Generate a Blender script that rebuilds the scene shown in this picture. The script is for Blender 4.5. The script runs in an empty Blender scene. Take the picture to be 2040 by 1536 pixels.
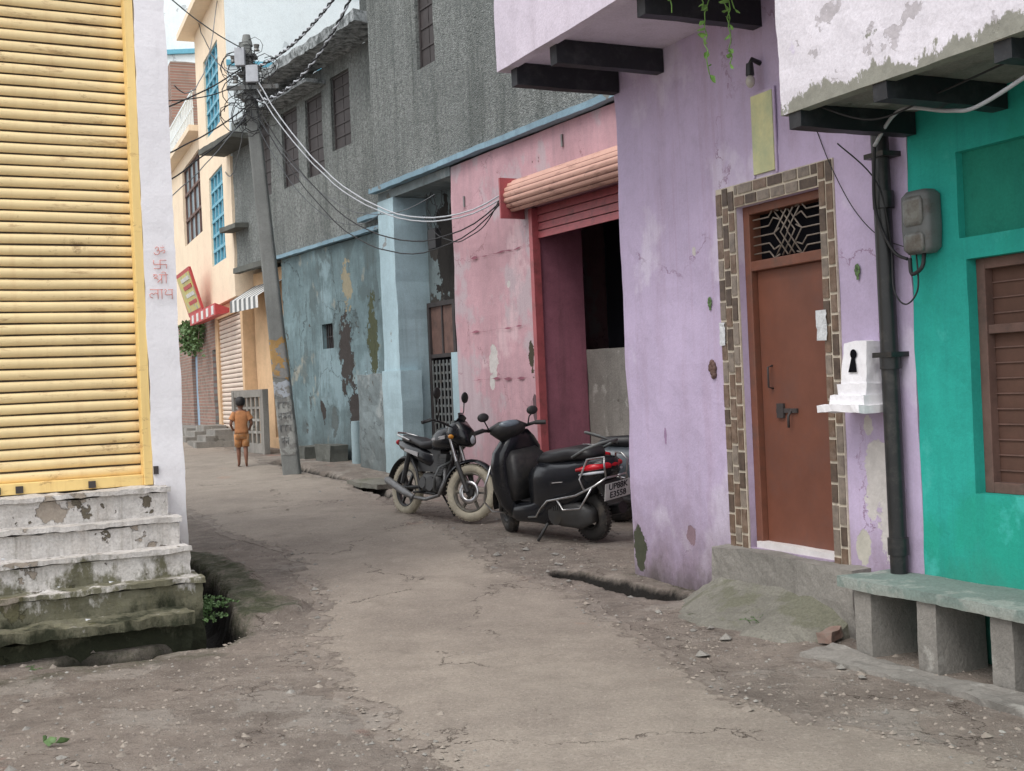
import bpy, bmesh, math, random
from mathutils import Vector as V, Matrix, noise
random.seed(7)
sc=bpy.context.scene
COL=sc.collection
R=random.uniform
A_O=(1.837,8.157,0); A_R=math.atan2(.902,-.432); FA=(A_O,A_R)
B_O=(1.27,13.9,0); B_R=math.atan2(.865,-.502); FB=(B_O,B_R)
def toW(F,s,w_):
    O,r=F; return (O[0]+s*math.cos(r)-w_*math.sin(r),O[1]+s*math.sin(r)+w_*math.cos(r))
C_R=math.radians(2.62); FC_O=toW(FB,7.83,-.45); FC=((FC_O[0],FC_O[1],0),B_R+C_R)
L_O=(-2.526,9.2,0); L_R=math.atan2(-.471,-.882); FL=(L_O,L_R)
# ------------------------------------------------------------------ materials
class NG:
    def __init__(s,name):
        s.m=bpy.data.materials.new(name); s.m.use_nodes=True
        s.nt=s.m.node_tree; s.b=s.nt.nodes['Principled BSDF']
        s.pos=s.nt.nodes.new('ShaderNodeNewGeometry').outputs['Position']
    def _set(s,sock,v):
        if isinstance(v,bpy.types.NodeSocket): s.nt.links.new(v,sock)
        elif v is not None:
            if isinstance(v,(tuple,list)) and len(v)==3 and sock.type=='RGBA': v=(*v,1)
            sock.default_value=v
    def vmul(s,sc_,off=(0,0,0)):
        n=s.nt.nodes.new('ShaderNodeMapping'); n.inputs['Scale'].default_value=sc_
        n.inputs['Location'].default_value=off
        s.nt.links.new(s.pos,n.inputs['Vector']); return n.outputs[0]
    def noise(s,scale,detail=5,rough=.6,vec=None,out='Fac'):
        n=s.nt.nodes.new('ShaderNodeTexNoise'); n.inputs['Scale'].default_value=scale
        n.inputs['Detail'].default_value=detail; n.inputs['Roughness'].default_value=rough
        s.nt.links.new(vec if vec is not None else s.pos,n.inputs['Vector']); return n.outputs[out]
    def voro(s,scale,feat='F1',vec=None,out='Distance',rnd=1):
        n=s.nt.nodes.new('ShaderNodeTexVoronoi'); n.feature=feat; n.inputs['Scale'].default_value=scale
        n.inputs['Randomness'].default_value=rnd
        s.nt.links.new(vec if vec is not None else s.pos,n.inputs['Vector']); return n.outputs[out]
    def ramp(s,val,a,b,lo=0,hi=1):
        n=s.nt.nodes.new('ShaderNodeMapRange'); n.clamp=True
        s._set(n.inputs[0],val); n.inputs[1].default_value=a; n.inputs[2].default_value=b
        n.inputs[3].default_value=lo; n.inputs[4].default_value=hi; return n.outputs[0]
    def math(s,op,a,b=None):
        n=s.nt.nodes.new('ShaderNodeMath'); n.operation=op; s._set(n.inputs[0],a)
        if b is not None: s._set(n.inputs[1],b)
        return n.outputs[0]
    def mix(s,f,a,b,mode='MIX'):
        n=s.nt.nodes.new('ShaderNodeMix'); n.data_type='RGBA'; n.blend_type=mode
        s._set(n.inputs[0],f); s._set(n.inputs[6],a); s._set(n.inputs[7],b); return n.outputs[2]
    def warp(s,scale,amt):
        dn=s.noise(scale,6,.65,out='Color')
        vm=s.nt.nodes.new('ShaderNodeVectorMath'); vm.operation='MULTIPLY_ADD'; s.nt.links.new(dn,vm.inputs[0]); vm.inputs[1].default_value=(amt,)*3; s.nt.links.new(s.pos,vm.inputs[2]); return vm.outputs[0]
    def crack(s,scale,width,wscale=2.5,wamt=.8,m0=.5):
        cr=s.voro(scale,'DISTANCE_TO_EDGE',vec=s.warp(wscale,wamt))
        return s.math('MULTIPLY',s.ramp(cr,width,width*.35),s.ramp(s.noise(1.3,3),m0,m0+.08))
    def z(s):
        n=s.nt.nodes.new('ShaderNodeSeparateXYZ'); s.nt.links.new(s.pos,n.inputs[0]); return n.outputs[2]
    def attr(s,name):
        n=s.nt.nodes.new('ShaderNodeAttribute'); n.attribute_name=name; return n.outputs['Fac']
    def bump(s,h,strength=.3,dist=.01,prev=None):
        n=s.nt.nodes.new('ShaderNodeBump'); n.inputs['Strength'].default_value=strength
        n.inputs['Distance'].default_value=dist; s.nt.links.new(h,n.inputs['Height'])
        return n.outputs[0]
    def fin(s,col,rough=.9,metal=0,normal=None,spec=.3):
        s._set(s.b.inputs['Base Color'],col); s._set(s.b.inputs['Roughness'],rough)
        s.b.inputs['Metallic'].default_value=metal
        s.b.inputs['Specular IOR Level'].default_value=spec
        if normal is not None: s.nt.links.new(normal,s.b.inputs['Normal'])
        return s.m
def mul(c,k): return tuple(x*k for x in c)
def plaster(name,base,dark=.7,streak=.35,scol=(.09,.08,.07),chips=None,patch=None,dirt=None,dirt2=None,rough=.88,bump=.35,fine=.12,sc1=1.1,spots=(),crack=None,runs=None):
    g=NG(name)
    n1=g.noise(sc1,6,.68)
    col=g.mix(g.ramp(n1,.35,.68),base,mul(base,dark))
    n2=g.noise(6.5,5,.7)
    col=g.mix(g.ramp(n2,.5,.75,0,.35),col,mul(base,dark*.75))
    if patch:
        for i,(pc,th,ps) in enumerate(patch):
            pn=g.noise(ps,6,.62,vec=g.vmul((1,1,.8),(3.1+i*7,1.7,5)))
            col=g.mix(g.ramp(pn,th,th+.05,0,.8),col,pc)
    if streak:
        sn=g.noise(1,6,.7,vec=g.vmul((5,5,.45)))
        col=g.mix(g.ramp(sn,.5,.8,0,streak),col,scol)
    if runs:
        sn=g.noise(1,5,.7,vec=g.vmul((16,16,.35),(4,4,1)))
        col=g.mix(g.math('MULTIPLY',g.ramp(sn,.52,.72,0,runs[1]),g.ramp(g.noise(.7,3),.4,.6)),col,runs[0])
    h=g.noise(30,5,.7)
    fn=g.noise(60,3,.7)
    col=g.mix(1,col,g.mix(fn,(1-fine*2,)*3,(1+fine*2,)*3),'MULTIPLY')
    if chips:
        for i,(cc,th,cs) in enumerate(chips):
            cn=g.noise(cs,7,.6,vec=g.vmul((1,1,1),(11.3+i*5,4.2,2.2)))
            cf=g.ramp(cn,th,th+.012)
            col=g.mix(cf,col,g.mix(g.noise(25,4,.7),mul(cc,.6),mul(cc,1.3)))
            h=g.math('SUBTRACT',h,g.math('MULTIPLY',cf,1.2))
    if crack:
        cf=g.crack(crack[0],crack[1],2.2,.7,crack[3])
        col=g.mix(g.math('MULTIPLY',cf,.85),col,crack[2]); h=g.math('SUBTRACT',h,cf)
    for d in (dirt,dirt2):
        if d:
            z0,z1,dc,st,amp=d
            zz=g.math('ADD',g.z(),g.math('MULTIPLY',g.math('SUBTRACT',g.noise(2.6,7,.7,vec=g.vmul((1.6,1.6,.9))),.5),amp))
            df=g.ramp(zz,z1,z0,0,st)
            col=g.mix(df,col,g.mix(g.noise(12,4,.7),mul(dc,.6),mul(dc,1.4)))
    if spots:
        rag=g.noise(5,7,.65)
        for (x,y,z,r,ez,sc_) in spots:
            vm=g.nt.nodes.new('ShaderNodeVectorMath'); vm.operation='LENGTH'
            mp=g.nt.nodes.new('ShaderNodeMapping'); mp.inputs['Scale'].default_value=(1,1,1/ez); mp.inputs['Location'].default_value=(-x,-y,-z/ez)
            g.nt.links.new(g.pos,mp.inputs[0]); g.nt.links.new(mp.outputs[0],vm.inputs[0])
            dd=g.math('ADD',vm.outputs['Value'],g.math('MULTIPLY',g.math('SUBTRACT',rag,.5),r*2.8))
            f=g.ramp(dd,r,r*.94)
            col=g.mix(f,col,g.mix(g.noise(14,5,.7),mul(sc_,.65),mul(sc_,1.25)))
            h=g.math('SUBTRACT',h,f)
    return g.fin(col,rough,0,g.bump(h,bump,.012),.25)
def paint(name,base,rough=.35,metal=0,var=.15,vs=8,dirt=None,spec=.5,bump=0,dth=.5):
    g=NG(name); col=g.mix(g.ramp(g.noise(vs,6,.7),.3,.7),mul(base,1-var),mul(base,1+var))
    if dirt: col=g.mix(g.ramp(g.noise(vs*.7,7,.75,vec=g.vmul((1,1,1),(5,2,8))),dth,dth+.2,0,.8),col,dirt)
    nm=g.bump(g.noise(vs*6,4),bump,.005) if bump else None
    return g.fin(col,rough,metal,nm,spec)
def sp(F,s,z,r,ez,c,w=0):
    x,y=toW(F,s,w); return (x,y,z,r,ez,c)
M={}
WP=(.58,.55,.53)
M['purple']=plaster('lilac_plaster',(.55,.46,.64),.82,.45,(.36,.25,.33),patch=[((.63,.57,.70),.56,.9)],dirt=(-.05,.9,(.2,.15,.17),.9,1.2),dirt2=(-.1,.22,(.05,.05,.035),.95,.45),fine=.06,
  spots=[sp(FA,-.86,1.0,.11,2.2,WP),sp(FA,-.95,.75,.1,2.4,WP),sp(FA,-.8,1.3,.04,1.5,WP),sp(FA,-1.02,1.25,.05,2.5,WP),sp(FA,1.95,.25,.10,1.8,(.07,.075,.05)),sp(FA,1.2,.45,.06,1.5,(.25,.17,.2)),sp(FA,1.0,2.6,.03,1.3,WP),sp(FA,1.5,1.2,.02,3,(.33,.22,.35)),sp(FA,-.72,.55,.06,1.5,(.5,.48,.42))],
  crack=(.35,.003,(.3,.2,.3),.5),runs=((.38,.26,.36),.5))
M['purple_top']=plaster('lilac_upper_plaster',(.68,.62,.72),.88,.35,(.38,.33,.38))
M['fascia']=plaster('peeling_white_plaster',(.74,.71,.77),.88,.2,(.38,.36,.38),patch=[((.46,.34,.72),.64,.8)],chips=[((.28,.28,.25),.635,2.6),((.5,.47,.5),.6,5)],dirt=(3.15,3.165,(.24,.24,.2),.95,.5))
M['green']=plaster('green_plaster',(.03,.42,.35),.75,.45,(.02,.22,.2),patch=[((.02,.33,.24),.56,.6),((.06,.46,.40),.58,1.5)],dirt=(.1,.6,(.06,.16,.13),.7,.7),fine=.07,crack=(.3,.003,(.01,.2,.17),.5),runs=((.02,.25,.22),.6))
M['green_dark']=plaster('dark_green_panel',(.02,.25,.18),.75,.35,(.01,.13,.11))
BL=(.05,.043,.04)
M['pink']=plaster('pink_plaster',(.58,.36,.40),.76,.55,(.33,.24,.26),patch=[((.47,.40,.43),.54,1.0),((.64,.46,.49),.6,.7)],chips=[((.62,.6,.58),.70,1.6),((.2,.13,.13),.7,2.6)],dirt=(.1,1.5,(.27,.19,.2),.8,1.6),fine=.08,
  spots=[sp(FB,3.0,1.98,.11,2.2,WP),sp(FB,3.05,1.72,.07,1.4,WP),sp(FB,1.98,2.0,.07,3.4,(.07,.06,.04)),sp(FB,1.95,1.35,.06,3,(.14,.09,.1)),sp(FB,2.5,3.0,.04,1.2,WP)],crack=(.5,.004,(.3,.16,.18),.45),runs=((.36,.25,.28),.65))
M['maroon']=plaster('maroon_plaster',(.38,.15,.2),.6,.6,(.13,.07,.08),dirt=(.2,1.5,(.17,.08,.1),.8,1.4),chips=[((.45,.42,.4),.7,3)])
M['teal']=plaster('teal_plaster',(.185,.265,.285),.55,.7,(.08,.095,.095),patch=[((.31,.3,.25),.58,1.1),((.24,.33,.36),.55,.6),((.1,.135,.14),.55,1.6)],dirt=(.2,1.7,(.085,.1,.1),.9,1.9),bump=.7,chips=[((.09,.09,.085),.67,1.9)],
  spots=[sp(FC,1.45,2.35,.30,2.4,BL),sp(FC,1.15,1.2,.26,2.4,BL),sp(FC,1.6,1.75,.12,1.5,BL),sp(FC,2.1,1.1,.15,2,(.1,.12,.12)),sp(FC,2.6,1.3,.12,2,BL),sp(FC,.35,2.6,.2,4,(.08,.09,.05)),sp(FC,1.3,3.6,.22,1.8,(.3,.27,.19)),sp(FC,.7,1.35,.18,3,(.36,.52,.58)),sp(FC,3.2,1.5,.1,1.8,(.1,.12,.12))],crack=(.6,.006,(.05,.06,.06),.42),runs=((.06,.07,.065),.7))
M['recess']=plaster('peeling_recess_plaster',(.2,.25,.26),.6,.6,(.07,.08,.08),spots=[sp(FB,5.3,3.8,.4,2.2,(.03,.027,.025),-.56),sp(FB,4.95,4.3,.25,2.2,(.03,.027,.025),-.56)],chips=[((.06,.055,.05),.57,1.5)])
M['cyan']=plaster('pale_cyan_plaster',(.44,.59,.65),.78,.5,(.24,.32,.34),dirt=(.2,1.8,(.25,.31,.32),.8,1.7),chips=[((.28,.3,.3),.665,2)],runs=((.22,.29,.31),.65))
M['cyan_dark']=plaster('grey_blue_plaster',(.23,.275,.285),.62,.6,(.09,.1,.1),dirt=(.2,1.2,(.1,.11,.105),.8,1.2),bump=.6,patch=[((.3,.33,.33),.57,1.6)],chips=[((.12,.12,.11),.66,2.2)],crack=(.7,.006,(.06,.07,.07),.45),fine=.16)
M['trim']=plaster('blue_trim',(.25,.38,.46),.7,.5,(.1,.12,.14),chips=[((.2,.21,.2),.63,4)])
M['white']=plaster('white_wash',(.83,.82,.85),.94,.14,(.46,.42,.42),dirt=(.2,1.1,(.42,.37,.32),.6,1.0),fine=.03)
M['steps']=plaster('mossy_steps_plaster',(.68,.65,.62),.78,.45,(.3,.25,.2),chips=[((.36,.31,.26),.6,2.2),((.14,.12,.09),.655,5)],dirt=(.37,.50,(.10,.095,.045),.88,1.35),dirt2=(.12,.26,(.022,.026,.014),.9,.9),bump=1.0,fine=.22,runs=((.15,.13,.09),.7))
M['cream']=plaster('apricot_plaster',(.88,.73,.55),.9,.15,(.55,.45,.34))
M['orange']=plaster('pale_orange_plaster',(.70,.48,.29),.75,.3,(.32,.22,.14))
M['palewall']=plaster('pale_blue_white_wall',(.80,.87,.89),.9,.25,(.55,.65,.7),chips=[((.55,.6,.62),.63,1.5)],sc1=.6)
M['conc']=plaster('raw_concrete',(.29,.275,.25),.65,.5,(.09,.085,.075),patch=[((.38,.37,.34),.6,3)],bump=.7,fine=.18,chips=[((.16,.15,.13),.66,4)])
M['conc_d']=plaster('dark_concrete',(.14,.145,.13),.6,.5,(.05,.05,.045),bump=.6)
M['benchtop']=plaster('bench_top_green_grey',(.21,.27,.245),.75,.2,(.12,.12,.11),patch=[((.31,.34,.31),.54,2.5)],dirt=(.33,.42,(.24,.23,.2),.9,.05),fine=.22,bump=.6)
M['conc_moss']=plaster('mossy_concrete',(.25,.24,.205),.6,.3,(.07,.07,.055),patch=[((.14,.14,.10),.54,2.0),((.05,.065,.03),.61,4.0)],bump=1.0,fine=.25)
M['polemat']=plaster('pole_concrete',(.24,.25,.24),.7,.5,(.08,.08,.075),bump=.5)
M['polepaint']=plaster('faded_pole_paint',(.36,.37,.35),.6,.6,(.15,.15,.14),chips=[((.2,.2,.19),.5,5)],fine=.2)
M['black']=paint('black_paint',(.014,.015,.016),.4,dirt=(.06,.055,.05))
M['beam']=paint('black_beam_paint',(.012,.014,.018),.55,dirt=(.05,.05,.055))
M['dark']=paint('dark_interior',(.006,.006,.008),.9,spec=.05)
M['dark2']=paint('gloomy_room',(.05,.043,.043),.9,spec=.1)
def pebble():
    g=NG('pebble_dash'); a=g.noise(19,6,.8); b=g.voro(45)
    col=g.mix(g.ramp(a,.34,.66),(.09,.10,.097),(.38,.40,.385))
    col=g.mix(g.ramp(g.noise(.9,6,.7),.35,.65,0,.6),col,(.14,.153,.15))
    col=g.mix(g.ramp(g.noise(1,6,.7,vec=g.vmul((3,3,.3))),.46,.7,0,.6),col,(.075,.085,.08))
    col=g.mix(g.ramp(g.noise(1,5,.7,vec=g.vmul((12,12,.3),(4,4,1))),.55,.72,0,.45),col,(.06,.065,.06))
    return g.fin(col,.95,0,g.bump(g.math('ADD',a,b),.8,.025),.15)
M['pebble']=pebble()
def slabm():
    g=NG('mottled_slab'); a=g.noise(7,7,.75)
    col=g.mix(g.ramp(a,.4,.62),(.09,.1,.1),(.42,.45,.46)); return g.fin(col,.95,0,g.bump(a,.5,.02),.15)
M['slab']=slabm()
def brick():
    g=NG('brickwork'); n=g.nt.nodes.new('ShaderNodeTexBrick'); n.inputs['Scale'].default_value=1
    mp=g.nt.nodes.new('ShaderNodeMapping'); mp.inputs['Rotation'].default_value=(math.radians(90),0,0)
    tc=g.nt.nodes.new('ShaderNodeTexCoord'); g.nt.links.new(tc.outputs['Object'],mp.inputs[0]); g.nt.links.new(mp.outputs[0],n.inputs[0])
    n.inputs['Color1'].default_value=(.34,.19,.15,1); n.inputs['Color2'].default_value=(.24,.14,.11,1); n.inputs['Mortar'].default_value=(.3,.28,.25,1)
    n.inputs['Brick Width'].default_value=.24; n.inputs['Row Height'].default_value=.085; n.inputs['Mortar Size'].default_value=.012
    col=g.mix(g.ramp(g.noise(2,6,.7),.45,.7,0,.5),n.outputs[0],(.13,.12,.1))
    return g.fin(col,.95,0,g.bump(g.noise(30),.4,.01))
M['brick']=brick()
def shut(name,c,c2,th,st=.8):
    g=NG(name); col=g.mix(g.ramp(g.noise(1.2,6,.7),.35,.7),c,mul(c,.84))
    col=g.mix(g.ramp(g.noise(1,7,.75,vec=g.vmul((2.5,2.5,14))),th,th+.12,0,st),col,c2)
    col=g.mix(g.ramp(g.noise(2.2,7,.75,vec=g.vmul((1,1,1.5),(3,3,9))),th+.04,th+.12,0,.85),col,mul(c2,.7))
    col=g.mix(g.ramp(g.noise(1,7,.75,vec=g.vmul((9,9,.5),(1,6,2))),.5,.75,0,.4),col,mul(c2,1.5))
    return g.fin(col,.55,0,g.bump(g.noise(20,5),.12,.004),.35)
M['shutter']=shut('yellow_shutter_paint',(.87,.69,.38),(.38,.24,.12),.565)
M['groove']=shut('grimy_shutter_groove',(.33,.23,.11),(.05,.03,.02),.37)
M['yframe']=shut('yellow_frame_paint',(.9,.66,.27),(.32,.16,.06),.58)
M['cshutter']=shut('cream_shutter_paint',(.72,.6,.5),(.34,.22,.17),.62)
M['salmon']=shut('salmon_shutter_paint',(.66,.39,.31),(.3,.15,.12),.54)
M['salmon_d']=shut('salmon_groove',(.26,.12,.09),(.1,.05,.04),.5)
M['red']=paint('red_shutter_plate',(.38,.09,.1),.5,dirt=(.16,.06,.06))
M['door']=paint('brown_door_paint',(.155,.056,.034),.5,var=.18,vs=2.5,dirt=(.12,.058,.046),bump=.06)
M['doorframe']=paint('door_frame_paint',(.17,.065,.04),.5,var=.15,dirt=(.1,.06,.045))
M['wood']=paint('weathered_brown_wood',(.14,.08,.065),.75,var=.3,vs=5,dirt=(.07,.05,.045),bump=.2)
M['wood_d']=paint('dark_brown_wood',(.045,.038,.038),.7,var=.3,vs=5,bump=.2)
M['bluewin']=paint('blue_window_paint',(.12,.38,.5),.5)
M['bluedoor']=paint('pale_blue_door_paint',(.3,.42,.55),.6)
M['glass']=paint('dim_glass',(.25,.33,.37),.25)
M['mesh']=paint('window_mesh',(.1,.05,.035),.8)
M['tile1']=paint('brown_stone_tile',(.15,.1,.07),.4,var=.45,vs=14,dirt=(.26,.2,.16))
M['tile2']=paint('grey_stone_tile',(.21,.175,.145),.4,var=.4,vs=14)
M['tile3']=paint('dark_stone_tile',(.09,.065,.05),.4,var=.45,vs=14)
M['grout']=paint('tile_grout',(.55,.49,.40),.9,vs=20,dirt=(.33,.28,.23))
M['metal']=paint('galvanised_metal',(.2,.2,.2),.5,.6,dirt=(.1,.075,.055))
M['chrome']=paint('bright_steel',(.55,.55,.55),.3,1,dirt=(.2,.18,.16))
M['greymetal']=paint('grey_painted_metal',(.13,.14,.14),.55,dirt=(.07,.05,.035))
M['meterc']=paint('meter_glass',(.2,.21,.2),.3,dirt=(.07,.055,.045),dth=.42)
M['cable_w']=paint('pale_cable',(.45,.47,.5),.6)
M['cable_b']=paint('black_cable',(.018,.018,.02),.6)
M['cable_g']=paint('grey_cable',(.12,.13,.14),.6)
M['plaque']=paint('yellow_green_plaque',(.62,.61,.34),.8,vs=4,dirt=(.42,.48,.3),dth=.42)
M['paper']=paint('poster_paper',(.6,.62,.64),.9,vs=40,dirt=(.3,.3,.32))
M['redtext']=paint('red_text_paint',(.68,.24,.2),.8)
M['bulb']=paint('dusty_bulb',(.45,.42,.38),.2)
M['leaf']=paint('leaf_green',(.22,.44,.1),.5,var=.35,vs=15)
M['leafd']=paint('weed_green',(.09,.16,.055),.6,var=.4,vs=15)
M['tyre']=paint('tyre_rubber',(.025,.023,.022),.8,dirt=(.12,.1,.08))
M['mudtyre']=paint('muddy_tyre',(.44,.40,.31),.9,var=.25,vs=10,dirt=(.1,.085,.075),dth=.56)
M['dustrim']=paint('dusty_alloy',(.09,.085,.075),.6,dirt=(.3,.27,.21),dth=.42)
M['bike']=paint('black_gloss_paint',(.01,.011,.014),.22,dirt=(.04,.037,.034),dth=.56)
M['bikep']=paint('matte_black_plastic',(.022,.022,.023),.5,dirt=(.06,.055,.05))
M['engine']=paint('engine_metal',(.06,.06,.06),.5,.4,dirt=(.06,.052,.042))
M['seat']=paint('vinyl_seat',(.018,.018,.02),.45)
M['lens']=paint('clear_lens',(.5,.53,.57),.1)
M['panel']=paint('instrument_glass',(.14,.17,.2),.08)
M['redlens']=paint('red_tail_lens',(.5,.01,.02),.15)
M['amber']=paint('amber_lens',(.6,.25,.03),.2)
M['decal']=paint('silver_decal',(.35,.33,.33),.4)
M['plate']=paint('number_plate_white',(.6,.6,.58),.6,dirt=(.4,.38,.35))
M['silver']=paint('silver_grey_paint',(.08,.095,.11),.35,.2)
M['skin']=paint('brown_skin',(.2,.09,.055),.6)
M['hair']=paint('black_hair',(.01,.008,.008),.6)
M['shirt']=paint('orange_shirt_cloth',(.43,.19,.08),.9,var=.25)
M['shorts']=paint('orange_print_cloth',(.48,.22,.085),.9,vs=30,dirt=(.42,.38,.3))
M['signred']=paint('sign_red',(.48,.06,.06),.6,dirt=(.5,.3,.28),dth=.58); M['signwhite']=paint('sign_white',(.68,.68,.66),.6,dirt=(.42,.42,.4)); M['signyellow']=paint('sign_yellow',(.6,.52,.16),.6,vs=6,dirt=(.15,.3,.42))
M['stone']=paint('pebble_stone',(.26,.225,.19),.9,var=.4,vs=9)
M['brickpc']=paint('brick_piece',(.24,.15,.12),.95,bump=.5,dirt=(.24,.2,.17),dth=.4)
def gravel(g):
    c=g.mix(g.ramp(g.noise(.9,7,.7),.35,.65),(.275,.232,.198),(.16,.135,.116))
    c=g.mix(g.ramp(g.noise(3.2,7,.75),.45,.7,0,.7),c,(.33,.29,.25))
    pt=g.ramp(g.noise(1.15,7,.66,vec=g.vmul((1,1,1),(2,8,1))),.56,.59)
    c=g.mix(g.math('MULTIPLY',pt,.55),c,g.mix(g.noise(9,5,.7),(.24,.215,.19),(.39,.355,.315)))
    v=g.voro(55,out='Color'); vd=g.voro(55)
    hs=g.nt.nodes.new('ShaderNodeRGBToBW'); g.nt.links.new(v,hs.inputs[0])
    st=g.math('MULTIPLY',g.ramp(hs.outputs[0],.5,.62),g.ramp(vd,.35,.25))
    st=g.math('MULTIPLY',st,g.ramp(pt,1,0,.15,1))
    msk=g.ramp(g.noise(1.6,5,.7),.42,.6,.15,.9)
    c=g.mix(g.math('MULTIPLY',st,msk),c,(.42,.38,.34))
    c=g.mix(g.ramp(g.noise(14,6,.8),.52,.72,0,.7),c,(.1,.08,.066))
    c=g.mix(g.ramp(g.noise(5,7,.8,vec=g.vmul((1,1,1),(7,7,1))),.55,.66,0,.6),c,(.11,.09,.08))
    return c,st,pt
def groundm():
    g=NG('dusty_ground')
    mo=g.attr('moss'); we=g.attr('wet_shade')
    c,st,pt=gravel(g)
    c=g.mix(g.ramp(g.noise(.8,6,.6,vec=g.vmul((1,1,1),(9,4,1))),.64,.69,0,.45),c,(.34,.15,.11))
    cf=g.crack(.8,.006,3,.6,.45); c=g.mix(cf,c,(.07,.055,.045))
    mm=g.ramp(g.math('ADD',mo,g.math('MULTIPLY',g.math('SUBTRACT',g.noise(6,8,.8),.5),1.3)),.42,.8)
    c=g.mix(mm,c,g.mix(g.noise(18,5,.7),(.022,.028,.016),(.11,.115,.07)))
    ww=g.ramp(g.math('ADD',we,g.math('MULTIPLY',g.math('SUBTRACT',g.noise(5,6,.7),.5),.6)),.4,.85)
    c=g.mix(ww,c,(.018,.016,.014))  # drain wetness and painted wall-foot shade share this dark colour
    h=g.math('ADD',g.math('MULTIPLY',st,.6),g.noise(22,8,.8))
    h=g.math('ADD',h,g.math('MULTIPLY',g.noise(6,6,.7),2))
    h=g.math('ADD',h,g.math('MULTIPLY',pt,.6))
    return g.fin(c,.93,0,g.bump(h,.9,.02),.2)
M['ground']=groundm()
def roadm():
    g=NG('worn_concrete_road')
    c=g.mix(g.ramp(g.noise(.8,7,.68),.35,.66),(.345,.298,.25),(.235,.2,.17))
    c=g.mix(g.ramp(g.noise(3,7,.75),.48,.7,0,.6),c,(.2,.168,.142))
    c=g.mix(g.ramp(g.noise(40,4,.8),.5,.75,0,.6),c,(.47,.42,.36))
    c=g.mix(g.ramp(g.noise(70,4,.8,vec=g.vmul((1,1,1),(2,2,2))),.52,.68,0,.6),c,(.12,.1,.082))
    c=g.mix(g.ramp(g.noise(1.1,6,.6,vec=g.vmul((1,1,1),(5,4,1))),.66,.71,0,.35),c,(.34,.19,.14))
    e=g.attr('edge')
    ee=g.ramp(g.math('ADD',e,g.math('MULTIPLY',g.math('SUBTRACT',g.noise(2.2,8,.7),.5),1.5)),.78,.86,0,.85)
    gc,st,pt=gravel(g)
    c=g.mix(ee,c,gc)
    rim=g.math('MULTIPLY',g.ramp(ee,.05,.3),g.ramp(ee,.8,.5))
    c=g.mix(g.math('MULTIPLY',rim,.5),c,(.12,.095,.075))
    crf=g.math('MULTIPLY',g.crack(.3,.0032,2.5,.9,.44),.9)
    c=g.mix(crf,c,(.08,.062,.05))
    cr2=g.math('MULTIPLY',g.crack(.9,.004,4,.5,.54),.7)
    c=g.mix(cr2,c,(.11,.085,.065))
    h=g.math('ADD',g.noise(45,6,.8),g.noise(9,6,.7)); h=g.math('SUBTRACT',h,ee); h=g.math('SUBTRACT',h,crf)
    return g.fin(c,.88,0,g.bump(h,.7,.014),.25)
M['road']=roadm()
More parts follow.
